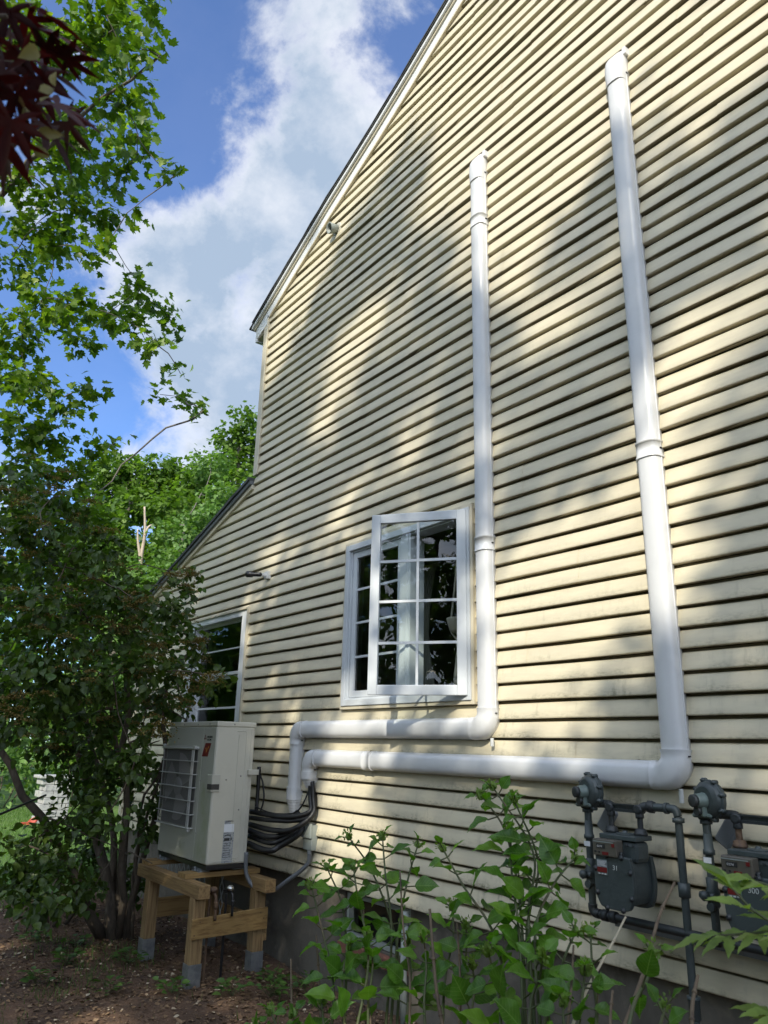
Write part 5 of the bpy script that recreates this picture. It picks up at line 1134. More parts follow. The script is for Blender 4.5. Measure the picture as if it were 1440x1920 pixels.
MAPLE = [(-6.11, -2.2, 8.22, 0.36), (-6.35, -1.87, 8.77, 0.29), (-6.57, -2.31, 8.16, 0.37), (-6.85, -2.55, 8.58, 0.33), (-6.88, -1.96, 8.53, 0.28), (-5.92, -1.9, 7.86, 0.13), (-5.81, -1.74, 7.78, 0.08), (-7.43, -2.68, 8.67, 0.41), (-6.47, -2.94, 8.01, 0.3), (-6.54, -1.82, 7.71, 0.24), (-7.73, -1.41, 8.59, 0.24), (-7.08, -1.49, 7.73, 0.17), (-7.69, -1.82, 8.24, 0.34), (-7.27, -2.21, 7.7, 0.35), (-6.99, -1.51, 8.35, 0.13), (-6.59, -1.22, 7.22, 0.11), (-7.87, -2.35, 7.48, 0.39), (-8.04, -1.85, 7.94, 0.34), (-7.41, -1.59, 7.54, 0.18), (-8.12, -1.94, 7.42, 0.37), (-7.92, -1.63, 7.38, 0.27), (-6.84, -1.57, 6.74, 0.09), (-8.37, -2.19, 7.17, 0.37), (-8.12, -1.98, 6.89, 0.26), (-7.55, -1.73, 6.62, 0.18), (-7.01, -1.69, 6.43, 0.13), (-8.82, -2.28, 6.88, 0.41), (-8.22, -1.98, 6.27, 0.29), (-8.86, -2.04, 6.14, 0.37), (-9.38, -1.99, 5.8, 0.38), (-8.2, -1.01, 6.91, 0.16), (-8.62, -0.81, 6.94, 0.15), (-8.0, -1.63, 6.22, 0.25), (-8.65, -1.18, 6.58, 0.24), (-7.98, -1.05, 6.21, 0.22), (-8.59, -0.56, 6.92, 0.21), (-8.57, -0.31, 6.59, 0.12), (-7.4, -0.95, 5.74, 0.15), (-7.69, -1.88, 5.79, 0.21), (-7.63, -0.54, 5.58, 0.09), (-9.01, 0.05, 5.9, 0.14), (-8.04, -0.06, 5.41, 0.09), (-8.51, -0.45, 5.68, 0.09), (-8.01, -1.57, 5.79, 0.21), (-8.69, -1.86, 5.44, 0.35), (-8.44, -1.55, 5.28, 0.27), (-8.26, -1.31, 5.39, 0.12), (-9.04, -1.89, 5.02, 0.42), (-8.97, -1.49, 5.01, 0.36), (-9.75, -1.51, 4.79, 0.45), (-9.08, -1.0, 5.0, 0.17), (-9.43, -0.65, 5.26, 0.1), (-9.55, -1.05, 4.77, 0.34), (-10.06, -1.64, 4.42, 0.42), (-9.39, -1.33, 4.19, 0.4), (-8.34, -1.17, 3.98, 0.3), (-9.96, -1.47, 3.61, 0.41), (-10.04, -0.97, 3.77, 0.42)]
BGCL = [(-23.68, 3.46, 9.93, 0.78), (-23.59, 4.07, 9.68, 0.78), (-22.31, 4.46, 9.79, 0.63), (-22.24, 5.0, 9.45, 0.75), (-21.08, 5.22, 9.28, 0.64), (-22.57, 4.67, 8.83, 0.83), (-19.92, 5.12, 9.44, 0.61), (-22.88, 3.95, 8.58, 0.83), (-24.9, 3.67, 9.38, 0.9), (-21.34, 5.25, 8.48, 0.72), (-22.84, 6.94, 11.72, 0.58), (-22.43, 7.19, 12.36, 0.43), (-22.5, 7.76, 11.63, 0.63), (-22.82, 7.72, 10.92, 0.72), (-23.24, 7.02, 10.67, 0.76), (-22.37, 7.07, 9.86, 0.69), (-22.38, 3.11, 7.45, 0.88), (-19.95, 4.15, 7.14, 0.53), (-20.13, 4.15, 6.41, 0.59), (-17.93, 3.95, 6.68, 0.53), (-18.14, 3.81, 6.14, 0.53), (-17.74, 4.12, 7.1, 0.53), (-19.38, 3.8, 5.49, 0.56), (-19.56, 3.13, 5.71, 0.63), (-22.33, 3.62, 7.04, 0.72), (-18.32, 4.75, 7.96, 0.49)]
VIB = [(-7.36, -2.03, 3.88, 0.23), (-6.69, -1.83, 3.6, 0.21), (-7.08, -2.11, 3.49, 0.27), (-6.1, -2.04, 3.15, 0.24), (-7.2, -1.49, 3.51, 0.26), (-6.88, -2.05, 3.08, 0.29), (-6.28, -1.88, 2.91, 0.26), (-5.76, -1.71, 2.93, 0.22), (-7.23, -1.11, 3.14, 0.15), (-7.75, -1.88, 2.86, 0.32), (-5.96, -1.98, 2.52, 0.25), (-7.25, -1.38, 2.8, 0.3), (-6.42, -1.3, 2.75, 0.25), (-5.89, -1.29, 2.61, 0.11), (-6.03, -1.0, 2.89, 0.05), (-6.84, -0.53, 3.12, 0.07), (-7.07, -0.46, 3.0, 0.08), (-5.62, -1.18, 2.57, 0.15), (-7.05, -1.91, 2.39, 0.29), (-5.9, -1.91, 2.21, 0.24), (-7.12, -1.32, 2.45, 0.3), (-6.29, -1.26, 2.43, 0.24), (-7.23, -0.65, 2.58, 0.23), (-7.32, -0.35, 2.67, 0.16), (-6.41, -0.58, 2.41, 0.1), (-7.3, -0.13, 2.37, 0.09), (-6.48, -2.01, 2.0, 0.26), (-5.98, -1.89, 1.95, 0.25), (-6.92, -1.37, 2.06, 0.29), (-5.76, -1.47, 2.04, 0.22), (-6.0, -1.15, 2.12, 0.21), (-6.3, -0.77, 2.16, 0.18), (-6.61, -0.43, 2.06, 0.12), (-5.72, -0.67, 2.07, 0.06), (-5.95, -2.04, 1.72, 0.2), (-7.49, -1.36, 1.76, 0.23), (-6.34, -1.38, 1.77, 0.22), (-7.47, -0.69, 1.88, 0.26), (-7.25, -0.46, 1.89, 0.23), (-6.23, -0.7, 1.9, 0.11), (-6.59, -1.18, 1.54, 0.23), (-6.6, -0.86, 1.55, 0.21), (-7.0, -1.27, 1.49, 0.19), (-6.97, -1.54, 1.53, 0.17), (-6.72, -0.97, 1.29, 0.17), (-6.9, -1.13, 1.2, 0.14), (-7.35, -0.46, 1.35, 0.15), (-6.72, -1.4, 0.95, 0.12), (-6.6, -1.55, 0.91, 0.1), (-7.15, -1.49, 0.61, 0.15), (-6.27, -1.87, 0.81, 0.11), (-6.28, -1.51, 0.65, 0.15), (-7.54, -0.95, 0.62, 0.16), (-6.61, -0.88, 1.86, 0.14), (-6.61, -0.73, 1.6, 0.12), (-5.67, -1.26, 1.48, 0.14), (-6.37, -0.86, 1.34, 0.12), (-6.68, -0.74, 1.91, 0.12), (-5.67, -1.28, 2.13, 0.12), (-6.73, -0.77, 2.42, 0.13), (-6.98, -1.63, 0.49, 0.19), (-5.81, -1.69, 0.56, 0.16), (-6.83, -1.17, 0.39, 0.17), (-6.47, -0.97, 0.74, 0.14), (-6.84, -0.69, 0.85, 0.11), (-6.41, -1.39, 1.15, 0.12), (-7.05, -1.09, 0.93, 0.15), (-7.2, -1.31, 1.23, 0.1), (-5.72, -1.4, 1.09, 0.12), (-5.72, -1.12, 1.63, 0.14), (-6.86, -0.69, 1.11, 0.13), (-7.33, -0.55, 0.35, 0.12), (-5.99, -0.93, 0.72, 0.09), (-6.49, -1.17, 0.52, 0.14), (-6.89, -1.55, 0.57, 0.12), (-6.34, -1.52, 0.78, 0.11)]

SNAG = [(-20.71, 3.87, 3.5), (-20.46, 3.62, 5.78), (-20.35, 3.54, 6.42), (-20.19, 3.51, 7.07), (-20.04, 3.36, 7.78)]
SNAG_BR = [[(-20.36, 3.54, 6.35), (-20.29, 3.38, 6.84), (-20.23, 3.31, 7.17)], [(-20.2, 3.53, 7.0), (-20.14, 3.55, 7.22), (-20.08, 3.63, 7.32)]]
ROD = [(-5.47, -2.2, 1.12), (-6.38, -1.66, 1.19)]
HYDR = [((-1.54, -1.67), 'tallest leafy green hydrangea, right of centre, nearly reaching the lower white cover', [([(-1.54, -1.67, 0.89), (-1.7, -1.51, 1.17), (-1.81, -1.45, 1.35), (-1.9, -1.46, 1.45)], 0.25, 0.092), ([(-1.49, -1.69, 0.91), (-1.64, -1.54, 1.15), (-1.68, -1.47, 1.31), (-1.86, -1.45, 1.48)], 0.45, 0.088), ([(-1.49, -1.69, 0.91), (-1.64, -1.55, 1.11), (-1.67, -1.46, 1.28), (-1.72, -1.5, 1.45)], 0.3, 0.088), ([(-1.48, -1.68, 0.91), (-1.59, -1.57, 1.12), (-1.6, -1.48, 1.23), (-1.59, -1.39, 1.3)], 0.35, 0.088), ([(-1.6, -1.66, 0.87), (-1.73, -1.58, 1.08), (-1.89, -1.56, 1.2), (-1.98, -1.56, 1.29)], 0.4, 0.084), ([(-1.51, -1.71, 0.91), (-1.62, -1.6, 1.11), (-1.72, -1.52, 1.25), (-1.73, -1.51, 1.36)], 0.2, 0.097), ([(-1.42, -1.76, 0.94), (-1.47, -1.63, 1.03), (-1.46, -1.6, 1.1), (-1.45, -1.57, 1.15)], 0.3, 0.088), ([(-1.44, -1.77, 0.94), (-1.48, -1.71, 1.01), (-1.47, -1.69, 1.06), (-1.44, -1.71, 1.11)], 0.1, 0.097), ([(-1.55, -1.75, 0.9), (-1.6, -1.7, 0.97), (-1.66, -1.66, 1.02), (-1.67, -1.67, 1.07)], 0.1, 0.097)], 201), ((-2.11, -1.68), 'leafy green hydrangea left of centre with buds below the casement window', [([(-2.11, -1.68, 0.74), (-2.24, -1.56, 1.0), (-2.32, -1.53, 1.17), (-2.38, -1.5, 1.28)], 0.35, 0.092), ([(-2.09, -1.65, 0.74), (-2.22, -1.55, 0.96), (-2.39, -1.53, 1.16), (-2.45, -1.6, 1.28)], 0.62, 0.079), ([(-2.1, -1.67, 0.74), (-2.23, -1.54, 1.0), (-2.27, -1.47, 1.15), (-2.3, -1.4, 1.26)], 0.55, 0.084), ([(-2.19, -1.78, 0.73), (-2.31, -1.69, 0.92), (-2.39, -1.66, 1.07), (-2.48, -1.67, 1.18)], 0.3, 0.088), ([(-2.09, -1.81, 0.77), (-2.19, -1.69, 0.95), (-2.33, -1.64, 1.11), (-2.43, -1.59, 1.18)], 0.45, 0.079), ([(-2.21, -1.81, 0.73), (-2.28, -1.76, 0.87), (-2.42, -1.72, 1.0), (-2.5, -1.72, 1.12)], 0.3, 0.092), ([(-2.07, -1.77, 0.77), (-2.13, -1.73, 0.85), (-2.18, -1.68, 0.94), (-2.21, -1.68, 1.01)], 0.1, 0.097), ([(-2.1, -1.83, 0.77), (-2.17, -1.79, 0.83), (-2.23, -1.76, 0.91), (-2.24, -1.73, 0.98)], 0.05, 0.097), ([(-2.0, -1.69, 0.77), (-2.06, -1.63, 0.86), (-2.11, -1.58, 0.92), (-2.13, -1.58, 1.0)], 0.1, 0.088)], 202), ((-1.86, -1.67), 'middle green hydrangea between the two taller ones, low against the foundation', [([(-1.86, -1.67, 0.8), (-1.96, -1.57, 0.93), (-2.0, -1.5, 1.03), (-2.05, -1.46, 1.1)], 0.3, 0.092), ([(-1.83, -1.63, 0.81), (-1.89, -1.57, 0.91), (-1.93, -1.51, 1.0), (-1.94, -1.5, 1.07)], 0.25, 0.088), ([(-1.89, -1.7, 0.8), (-1.95, -1.66, 0.88), (-2.0, -1.61, 0.96), (-2.06, -1.57, 1.02)], 0.3, 0.088), ([(-1.74, -1.68, 0.84), (-1.79, -1.62, 0.9), (-1.83, -1.57, 0.94), (-1.84, -1.57, 0.99)], 0.1, 0.088)], 203), ((-2.34, -1.87), 'low green hydrangea at the bottom centre left of the others', [([(-2.34, -1.87, 0.67), (-2.42, -1.86, 0.71), (-2.49, -1.86, 0.76)], 0.2, 0.088), ([(-2.24, -1.88, 0.7), (-2.31, -1.86, 0.74), (-2.37, -1.85, 0.78)], 0.1, 0.088), ([(-2.38, -1.93, 0.67), (-2.45, -1.91, 0.7), (-2.51, -1.9, 0.72)], 0.1, 0.079), ([(-2.13, -1.89, 0.73), (-2.19, -1.85, 0.79), (-2.25, -1.82, 0.84)], 0.1, 0.097)], 204), ((-1.29, -1.78), 'small green hydrangea clump lower right, below the left gas meter', [([(-1.29, -1.78, 0.96), (-1.33, -1.71, 1.02), (-1.36, -1.66, 1.05), (-1.36, -1.65, 1.09)], 0.15, 0.084), ([(-1.27, -1.75, 0.96), (-1.33, -1.65, 1.01), (-1.41, -1.56, 1.06), (-1.45, -1.51, 1.14)], 0.35, 0.055), ([(-1.31, -1.79, 0.95), (-1.32, -1.78, 1.01), (-1.33, -1.77, 1.05)], 0.1, 0.088)], 205), ((-1.1, -1.86), 'broad leafed green shoot on a bare brown stick near the outlet pipe', [([(-1.1, -1.86, 1.03), (-1.12, -1.79, 1.1), (-1.13, -1.72, 1.14), (-1.13, -1.7, 1.18)], 0.62, 0.075), ([(-1.07, -1.84, 1.02), (-1.08, -1.77, 1.06), (-1.1, -1.71, 1.09)], 0.2, 0.07)], 206)]
CANES = [([(-1.38, -1.71, 0.94), (-1.45, -1.54, 1.01), (-1.5, -1.37, 1.08), (-1.53, -1.25, 1.14)], 'bleached pale bare cane slanting up to the left gas meter', 0.0045), ([(-1.17, -1.79, 1.01), (-1.2, -1.64, 1.12), (-1.23, -1.52, 1.22), (-1.26, -1.4, 1.28)], 'long brown bare cane leaning up between the meter and outlet pipe', 0.005), ([(-2.3, -1.78, 0.7), (-2.39, -1.74, 0.84), (-2.47, -1.71, 0.97)], 'dark bare cane standing at the left of the hydrangeas', 0.005), ([(-1.78, -1.72, 0.83), (-1.86, -1.69, 0.94), (-1.95, -1.64, 1.13)], 'tall dark bare cane with a blunt black tip under the siding edge', 0.006), ([(-1.92, -1.74, 0.8), (-2.03, -1.65, 0.93), (-2.14, -1.59, 1.04), (-2.25, -1.52, 1.19)], 'brown bare cane crossing the lowest siding course', 0.0042), ([(-1.76, -1.7, 0.84), (-1.86, -1.6, 0.96), (-1.96, -1.52, 1.08)], 'thin brown bare cane in front of the grey foundation', 0.004), ([(-1.31, -1.79, 0.97), (-1.38, -1.68, 1.05), (-1.45, -1.58, 1.12)], 'short dark bare cane right of the tallest hydrangea', 0.004), ([(-2.13, -1.71, 0.74), (-2.22, -1.67, 0.87), (-2.35, -1.6, 1.07)], 'dark bare cane in front of the basement window', 0.0045), ([(-1.0, -1.78, 1.06), (-1.03, -1.72, 1.11), (-1.05, -1.66, 1.15)], 'black bare cane beside the foot of the outlet pipe', 0.005), ([(-2.42, -1.8, 0.65), (-2.51, -1.77, 0.77), (-2.58, -1.74, 0.88)], 'lone thin bare cane in the open soil near the stand', 0.0045), ([(-1.18, -1.8, 1.01), (-1.22, -1.74, 1.05), (-1.25, -1.69, 1.08)], 'short black bare cane below the long brown one', 0.004)]
SPRAYS = [([(-0.62, -1.91, 1.3), (-0.68, -1.94, 1.32), (-0.74, -1.96, 1.35), (-0.77, -1.97, 1.38)], 'lime green young maple spray across the right gas meter', 301, 0.075, 5), ([(-0.64, -1.86, 1.33), (-0.71, -1.89, 1.32), (-0.77, -1.93, 1.31), (-0.82, -1.96, 1.3)], 'lime green young maple spray level with the gas header pipe', 302, 0.072, 7), ([(-0.63, -1.84, 1.41), (-0.68, -1.87, 1.39), (-0.72, -1.89, 1.38), (-0.76, -1.91, 1.39)], 'lime green young maple spray touching the right edge by the meter counter', 303, 0.07, 4), ([(-0.64, -1.9, 1.18), (-0.69, -1.92, 1.19), (-0.74, -1.94, 1.2)], 'lime green young maple leaves in the bottom right corner', 304, 0.07, 4)]
JLEAF = [(-0.83, -3.25, 2.4, 0.0645, 0.0, 0.0, -1.0), (-0.83, -3.21, 2.4, 0.060200000000000004, 0.71, 0.71, 0.0), (-0.79, -3.22, 2.32, 0.0645, -0.71, 0.0, -0.71), (-0.76, -3.2, 2.27, 0.060200000000000004, 0.0, 1.0, 0.0), (-0.73, -3.24, 2.2, 0.060200000000000004, -0.71, 0.0, -0.71), (-0.84, -3.21, 2.33, 0.060200000000000004, -0.58, 0.58, -0.58), (-0.79, -3.25, 2.31, 0.0645, -0.71, 0.0, -0.71), (-0.82, -3.19, 2.39, 0.0516, 0.71, 0.71, 0.0), (-0.8, -3.2, 2.27, 0.060200000000000004, 0.0, 0.71, -0.71), (-0.89, -3.2, 2.31, 0.0516, -0.71, 0.0, -0.71), (-0.81, -3.23, 2.22, 0.0516, -0.71, 0.0, -0.71), (-0.81, -3.21, 2.41, 0.060200000000000004, 0.0, 1.0, 0.0), (-0.8, -3.26, 2.4, 0.060200000000000004, -0.71, 0.0, -0.71), (-0.79, -3.18, 2.28, 0.0473, -0.71, 0.71, 0.0), (-0.79, -3.24, 2.34, 0.0645, -0.58, 0.58, -0.58), (-0.78, -3.23, 2.4, 0.060200000000000004, 0.0, 1.0, 0.0), (-0.75, -3.24, 2.25, 0.060200000000000004, -0.58, 0.58, -0.58), (-0.84, -3.26, 2.29, 0.0688, 0.0, 1.0, 0.0), (-0.85, -3.27, 2.38, 0.0688, 0.0, 0.71, -0.71), (-0.77, -3.27, 2.26, 0.0688, 0.0, 1.0, 0.0), (-0.81, -3.24, 2.41, 0.060200000000000004, -0.71, 0.71, 0.0), (-0.82, -3.25, 2.36, 0.0688, 0.0, 1.0, 0.0), (-0.85, -3.21, 2.39, 0.060200000000000004, 0.0, 1.0, 0.0), (-0.81, -3.23, 2.24, 0.0516, -0.71, 0.0, -0.71), (-0.76, -3.25, 2.2, 0.0688, -0.71, 0.71, 0.0)]
JBR = [(-0.78, -3.26, 2.37), (-0.79, -3.23, 2.33), (-0.82, -3.24, 2.26)]
JSEED = [(-0.73, -3.21, 2.28), (-0.74, -3.21, 2.27), (-0.76, -3.22, 2.25), (-0.77, -3.21, 2.23), (-0.78, -3.21, 2.22), (-0.76, -3.24, 2.25), (-0.72, -3.23, 2.29)]
# ------------------------------------------------------------------ big maple at the left
def grove(name, label, cl, per, size, tmpl, lm, bm, base, top, r0, cat='tree', group=None, hang=0.35, n_main=6, spread=0.35, start=0.35, crown='crown', stemname='trunk', seed=1, flat=0.75, tw=0.006, parent=None):
    g = np.random.default_rng(seed); gr = random.Random(seed)
    t_ = empty(name, base, label, cat, group)
    mb = MB(); skeleton(mb, base, top, cl, r0, spread, gr, tw, n_main, start); mb.build(stemname, bm, t_, fix=False)
    P, D_, U_, S_ = cluster_leaves(cl, per, size, hang=hang, g=g, flat=flat)
    leaves(crown, tmpl, P, D_, U_, S_, lm, t_)
    return t_
grove('maple_tree', 'tall sunlit green maple reaching in from the left edge of the sky', [(a, b_, c_, r_*0.86) for a, b_, c_, r_ in MAPLE], 140, 0.096, T_MAPLE, M['maple'], M['bark2'], (-9.4, -3.3, 0), (-8.6, -2.7, 7.2), 0.17, n_main=9, spread=0.16, start=0.25, seed=3, hang=0.45, tw=0.004, flat=0.6)

# ------------------------------------------------------------------ woodland behind
def split(cl, k, f): return [c for c in cl if f(c) == k]
tops = [(-23.5, 3.9), (-22.3, 5.6), (-22.0, 7.6)]
def near_top(c): return min(range(3), key=lambda i: (c[0]-tops[i][0])**2*0.2+(c[1]-tops[i][1])**2)
labs = ['leafy green tree beyond the lawn, left of the bleached dead trunk', 'broad green tree behind the lower roof, right of the dead trunk', 'tallest distant green tree rising beside the upper corner board']
BG_BRIGHT = [c for c in BGCL if c[0] > -20.5]; BG_REST = [c for c in BGCL if c[0] <= -20.5]
for i in range(3):
    cl = split(BG_REST, i, near_top)
    # each crown continues down behind the shrub and house
    g_ = random.Random(40+i); xs_ = [c[0] for c in cl]; ys_ = [c[1] for c in cl]; zs_ = [c[2] for c in cl]
    ext = [(g_.uniform(min(xs_)-1, max(xs_)+1), g_.uniform(min(ys_)-0.4, max(ys_)+0.5), g_.uniform(2.0, min(zs_)+0.5), 0.95) for _ in range(16)]
    cx, cy = sum(xs_)/len(xs_), sum(ys_)/len(ys_)
    grove('woodland_tree', labs[i], cl+ext, 105, 0.155, T_MAPLE_LO, M['woodland'], M['bark2'], (cx-0.5, cy, 0), (cx, cy, max(zs_)-1.0), 0.22, group='trees beyond the lawn', n_main=6, spread=0.2, seed=20+i, tw=0.012)
cx = sum(c[0] for c in BG_BRIGHT)/len(BG_BRIGHT); cy = sum(c[1] for c in BG_BRIGHT)/len(BG_BRIGHT)
g_ = random.Random(77); ext = [(g_.uniform(-20, -17.5), g_.uniform(2.2, 5.2), g_.uniform(2.5, 6.0), 0.7) for _ in range(14)]
grove('woodland_tree', 'pale fresh green tree close above the lower roof edge', BG_BRIGHT+ext, 115, 0.115, T_MAPLE_LO, M['woodland2'], M['bark2'], (cx, cy, 0), (cx, cy, 7.2), 0.16, group='trees beyond the lawn', n_main=5, spread=0.2, seed=31, tw=0.010)
# bleached dead trunk
sn = empty('dead_tree', SNAG[0], 'bleached bare dead trunk forking upward among the green trees', 'tree')
mb = MB(); 
A_ = [Vector(p) for p in SNAG]; mb.tube(catmull(A_, 5), [0.085-0.06*i/((len(A_)-1)*5) for i in range((len(A_)-1)*5+1)], 8)
mb.build('trunk', M['deadwood'], sn, fix=False)
mb = MB()
for br_ in SNAG_BR: P_ = catmull([Vector(p) for p in br_], 5); mb.tube(P_, [0.05-0.035*i/(len(P_)-1) for i in range(len(P_))], 7)
mb.build('branch', M['deadwood'], sn, fix=False)
# thick wood far behind, one mass
g = np.random.default_rng(5); cl = []
for _ in range(150):
    x = -g.uniform(30, 46); y = g.uniform(-14, 16); cl.append((x, y, g.uniform(0.3, 6.5 + 2.0*math.sin(y*0.7)), 1.5))
P, D_, U_, S_ = cluster_leaves(cl, 3.4, 0.55, g=g, flat=0.9); o = leaves('distant_woods', T_DIA, P, D_, U_, S_, M['woodland']); tag(o, 'mass of distant woodland foliage beyond the lawn', 'woods', kind='stuff')

g = np.random.default_rng(6); cl = []
for _ in range(130):
    x = -g.uniform(16, 34); y = -g.uniform(10, 34); cl.append((x, y, g.uniform(0.3, 12.0), 1.6))
for _ in range(70): cl.append((-g.uniform(17, 27), -g.uniform(4.8, 12), g.uniform(0.3, 9.0), 1.3))
P, D_, U_, S_ = cluster_leaves(cl, 3.6, 0.5, g=g, flat=0.9); o = leaves('side_woods', T_DIA, P, D_, U_, S_, M['woodland']); tag(o, 'tall woodland foliage bordering the side garden, seen mirrored in the window glass', 'woods', kind='stuff')
# ------------------------------------------------------------------ far side of the lawn
def bush(name, label, cl, per, size, lm, seed, group=None, tmpl=T_OVAL):
    g = np.random.default_rng(seed); c0 = cl[0]; t_ = empty(name, (c0[0], c0[1], 0), label, 'shrub', group)
    mb = MB()
    for c in cl: limb(mb, (c0[0]+(c[0]-c0[0])*0.3, c0[1]+(c[1]-c0[1])*0.3, 0), c[:3], 0.02, 0.008, 5, 0.05, 4)
    mb.build('stem', M['bark'], t_, fix=False)
    P, D_, U_, S_ = cluster_leaves(cl, per, size, g=g, flat=0.9); leaves('foliage', tmpl, P, D_, U_, S_, lm, t_)
    return t_
bush('garden_shrub', 'bright lime green shrub at the back edge of the lawn', [(-20.5, 0.9, 0.7, 0.7), (-20.2, 0.3, 0.5, 0.6), (-20.8, 1.5, 0.9, 0.7), (-20.6, -0.2, 0.6, 0.6), (-21.4, 2.0, 1.6, 0.9), (-21.2, 1.0, 1.7, 0.8)], 26, 0.16, M['woodland2'], 51, 'shrubs beyond the lawn')
bush('garden_shrub', 'mid green shrub behind the pale stone pier', [(-20.5, 2.6, 1.0, 0.8), (-20.3, 3.3, 1.2, 0.8), (-20.8, 3.0, 2.0, 0.9), (-20.0, 4.2, 1.4, 0.9), (-20.6, 2.4, 2.6, 0.8), (-20.4, 4.0, 2.4, 0.9)], 24, 0.18, M['woodland'], 52, 'shrubs beyond the lawn')
pier = empty('stone_pier', (-17.4, 1.35, 0), 'pale grey block pier with a white cap on the far lawn', 'pier')
mb = MB()
g_ = random.Random(4)
for k in range(7):
    z0_ = 0.02+k*0.118; off = 0.1*(k % 2)
    for j in range(4):
        a = 0.83+0.27*j+off; b_ = min(a+0.262, 1.42); a = max(a, 0.86)
        if b_-a > 0.03: mb.box((-17.0+g_.uniform(-0.01, 0.01), a, z0_), (-16.55+g_.uniform(-0.012, 0.012), b_, z0_+0.112))
mb.build('block', M['stone'], pier, bevel=0.008)
mb = MB(); mb.box((-17.05, 0.80, 0.845), (-16.5, 1.47, 0.90)); mb.build('cap', M['stone'], pier, bevel=0.01)
mb = MB(); mb.add([(-16.35, 0.60, 0.03), (-16.30, 0.75, 0.03), (-16.35, 0.83, 0.10), (-16.38, 0.84, 0.20), (-16.42, 0.70, 0.12)], [(0,1,2,3,4)]); mb.obox((-16.4, 0.62, 0.05), 0.1, 0.2, 0.04, bev=0.01); o = mb.build('garden_toy', mat('red_orange_plastic', (0.40, 0.06, 0.03), 0.5), fix=False); tag(o, 'small red orange garden toy lying beside the stone pier', 'toy')
mb = MB(); 
for pts in ([(-11.6, -1.10, 0.02), (-11.6, -1.12, 0.16), (-11.6, -1.02, 0.22), (-11.6, -0.93, 0.16), (-11.6, -0.95, 0.02)], [(-11.6, -1.06, 0.05), (-11.62, -1.03, 0.12), (-11.6, -0.98, 0.05)]): mb.tube(catmull(pts, 5), 0.009, 6)
o = mb.build('wire_hoop', M['paper']); tag(o, 'small white wire garden hoop on the lawn at the left edge', 'hoop')
# lawn blades
def grass_patch(name, n, xr, yr, size, seed, label, lm, dens=None):
    g = np.random.default_rng(seed); x = g.uniform(*xr, n); y = g.uniform(*yr, n)
    if dens is not None: k = g.random(n) < dens(x, y); x, y = x[k], y[k]
    n = len(x); z = ground_h(x, y)*(x > -10) ; P = np.stack([x, y, z-0.002], 1)
    D_ = g.normal(size=(n, 3))*0.35 + [0, 0, 1]; U_ = rdirs(n, g); o = leaves(name, T_GRASS, P, D_, U_, size*g.uniform(0.5, 1.3, n), lm); tag(o, label, 'grass', kind='stuff'); return o
grass_patch('lawn_grass', 30000, (-20, -8.6), (-3.2, 3.0), 0.09, 61, 'short green grass blades on the sunlit lawn', M['grass'])
def patchy(x, y): v = np.sin(x*2.3+0.7)*np.sin(y*3.1+1.9) + 0.6*np.sin(x*5.1)*np.cos(y*4.3+x); return np.clip(0.05 + 0.75*(v-0.15), 0.015, 1)*(1 - 0.8*((y > -0.6)))
grass_patch('bed_grass', 26000, (-8.8, -3.2), (-2.6, 0.0), 0.055, 62, 'thin sparse grass and moss scattered over the bare soil', M['weed'], patchy)
# leaf litter and chips
g = np.random.default_rng(9); n = 34000; x = g.uniform(-9, -2.8, n); y = g.uniform(-2.8, 0.02, n); keep = g.random(n) < np.clip(0.35 + 0.5*np.exp(-((x+7)/1.5)**2) + 0.4*(y > -0.9), 0, 1); x, y = x[keep], y[keep]; n = len(x)
P = np.stack([x, y, ground_h(x, y)+0.004+0.008*g.random(n)], 1); D_ = np.stack([g.normal(size=n), g.normal(size=n), g.normal(size=n)*0.15], 1); U_ = np.stack([g.normal(size=n)*0.25, g.normal(size=n)*0.25, np.ones(n)], 1)
o = leaves('leaf_litter', T_OVAL, P, D_, U_, 0.008+0.036*g.random(n)**3, M['litter']); tag(o, 'brown dead leaves and pale chips littering the soil', 'leaf litter', kind='stuff')
# small weeds one can tell apart
WEEDS = [(-6.45, -1.32), (-6.85, -1.15), (-6.10, -1.62), (-7.25, -1.38), (-5.15, -0.62), (-5.25, -0.25), (-5.0, -0.42), (-5.62, -1.28), (-5.42, -0.93), (-6.25, -0.93), (-7.55, -1.75), (-5.05, -0.12)]
wl = ['the broad clump nearest the shrub trunk', 'the clump just left of the shrub trunk', 'the low clump in front of the stand', 'the clump at the far left of the soil', 'beside the rear leg of the stand', 'against the foundation', 'right of the rear leg in the soil', 'the pale clump in front of the front leg', 'at the foot of the front leg', 'at the foot of the left stand leg', 'the clump at the left edge by the lawn', 'the tuft close under the foundation corner']
for k, (x, y) in enumerate(WEEDS):
    g = np.random.default_rng(100+k); w_ = empty('weed', (x, y, 0), 'small leafy green weed, '+wl[k], 'weed', 'small weeds in the soil')
    n = 26 if k % 3 else 38; a = g.uniform(0, 6.283, n); r_ = g.uniform(0.01, 0.11, n); h = 0.02+0.07*g.random(n)
    P = np.stack([x+np.cos(a)*r_, y+np.sin(a)*r_, h], 1); D_ = np.stack([np.cos(a), np.sin(a), 0.3+0*a], 1); U_ = g.normal(size=(n, 3))*0.3+[0, 0, 1]
    leaves('foliage', T_OVAL, P, D_, U_, 0.035+0.03*g.random(n), M['weed'], w_)
    mb = MB()
    for q in range(0, n, 2): mb.tube([(x, y, 0), (x+math.cos(a[q])*r_[q]*0.6, y+math.sin(a[q])*r_[q]*0.6, h[q]*0.8), P[q]], 0.0015, 4, cap=False)
    mb.build('stem', M['greenstem'], w_, fix=False)

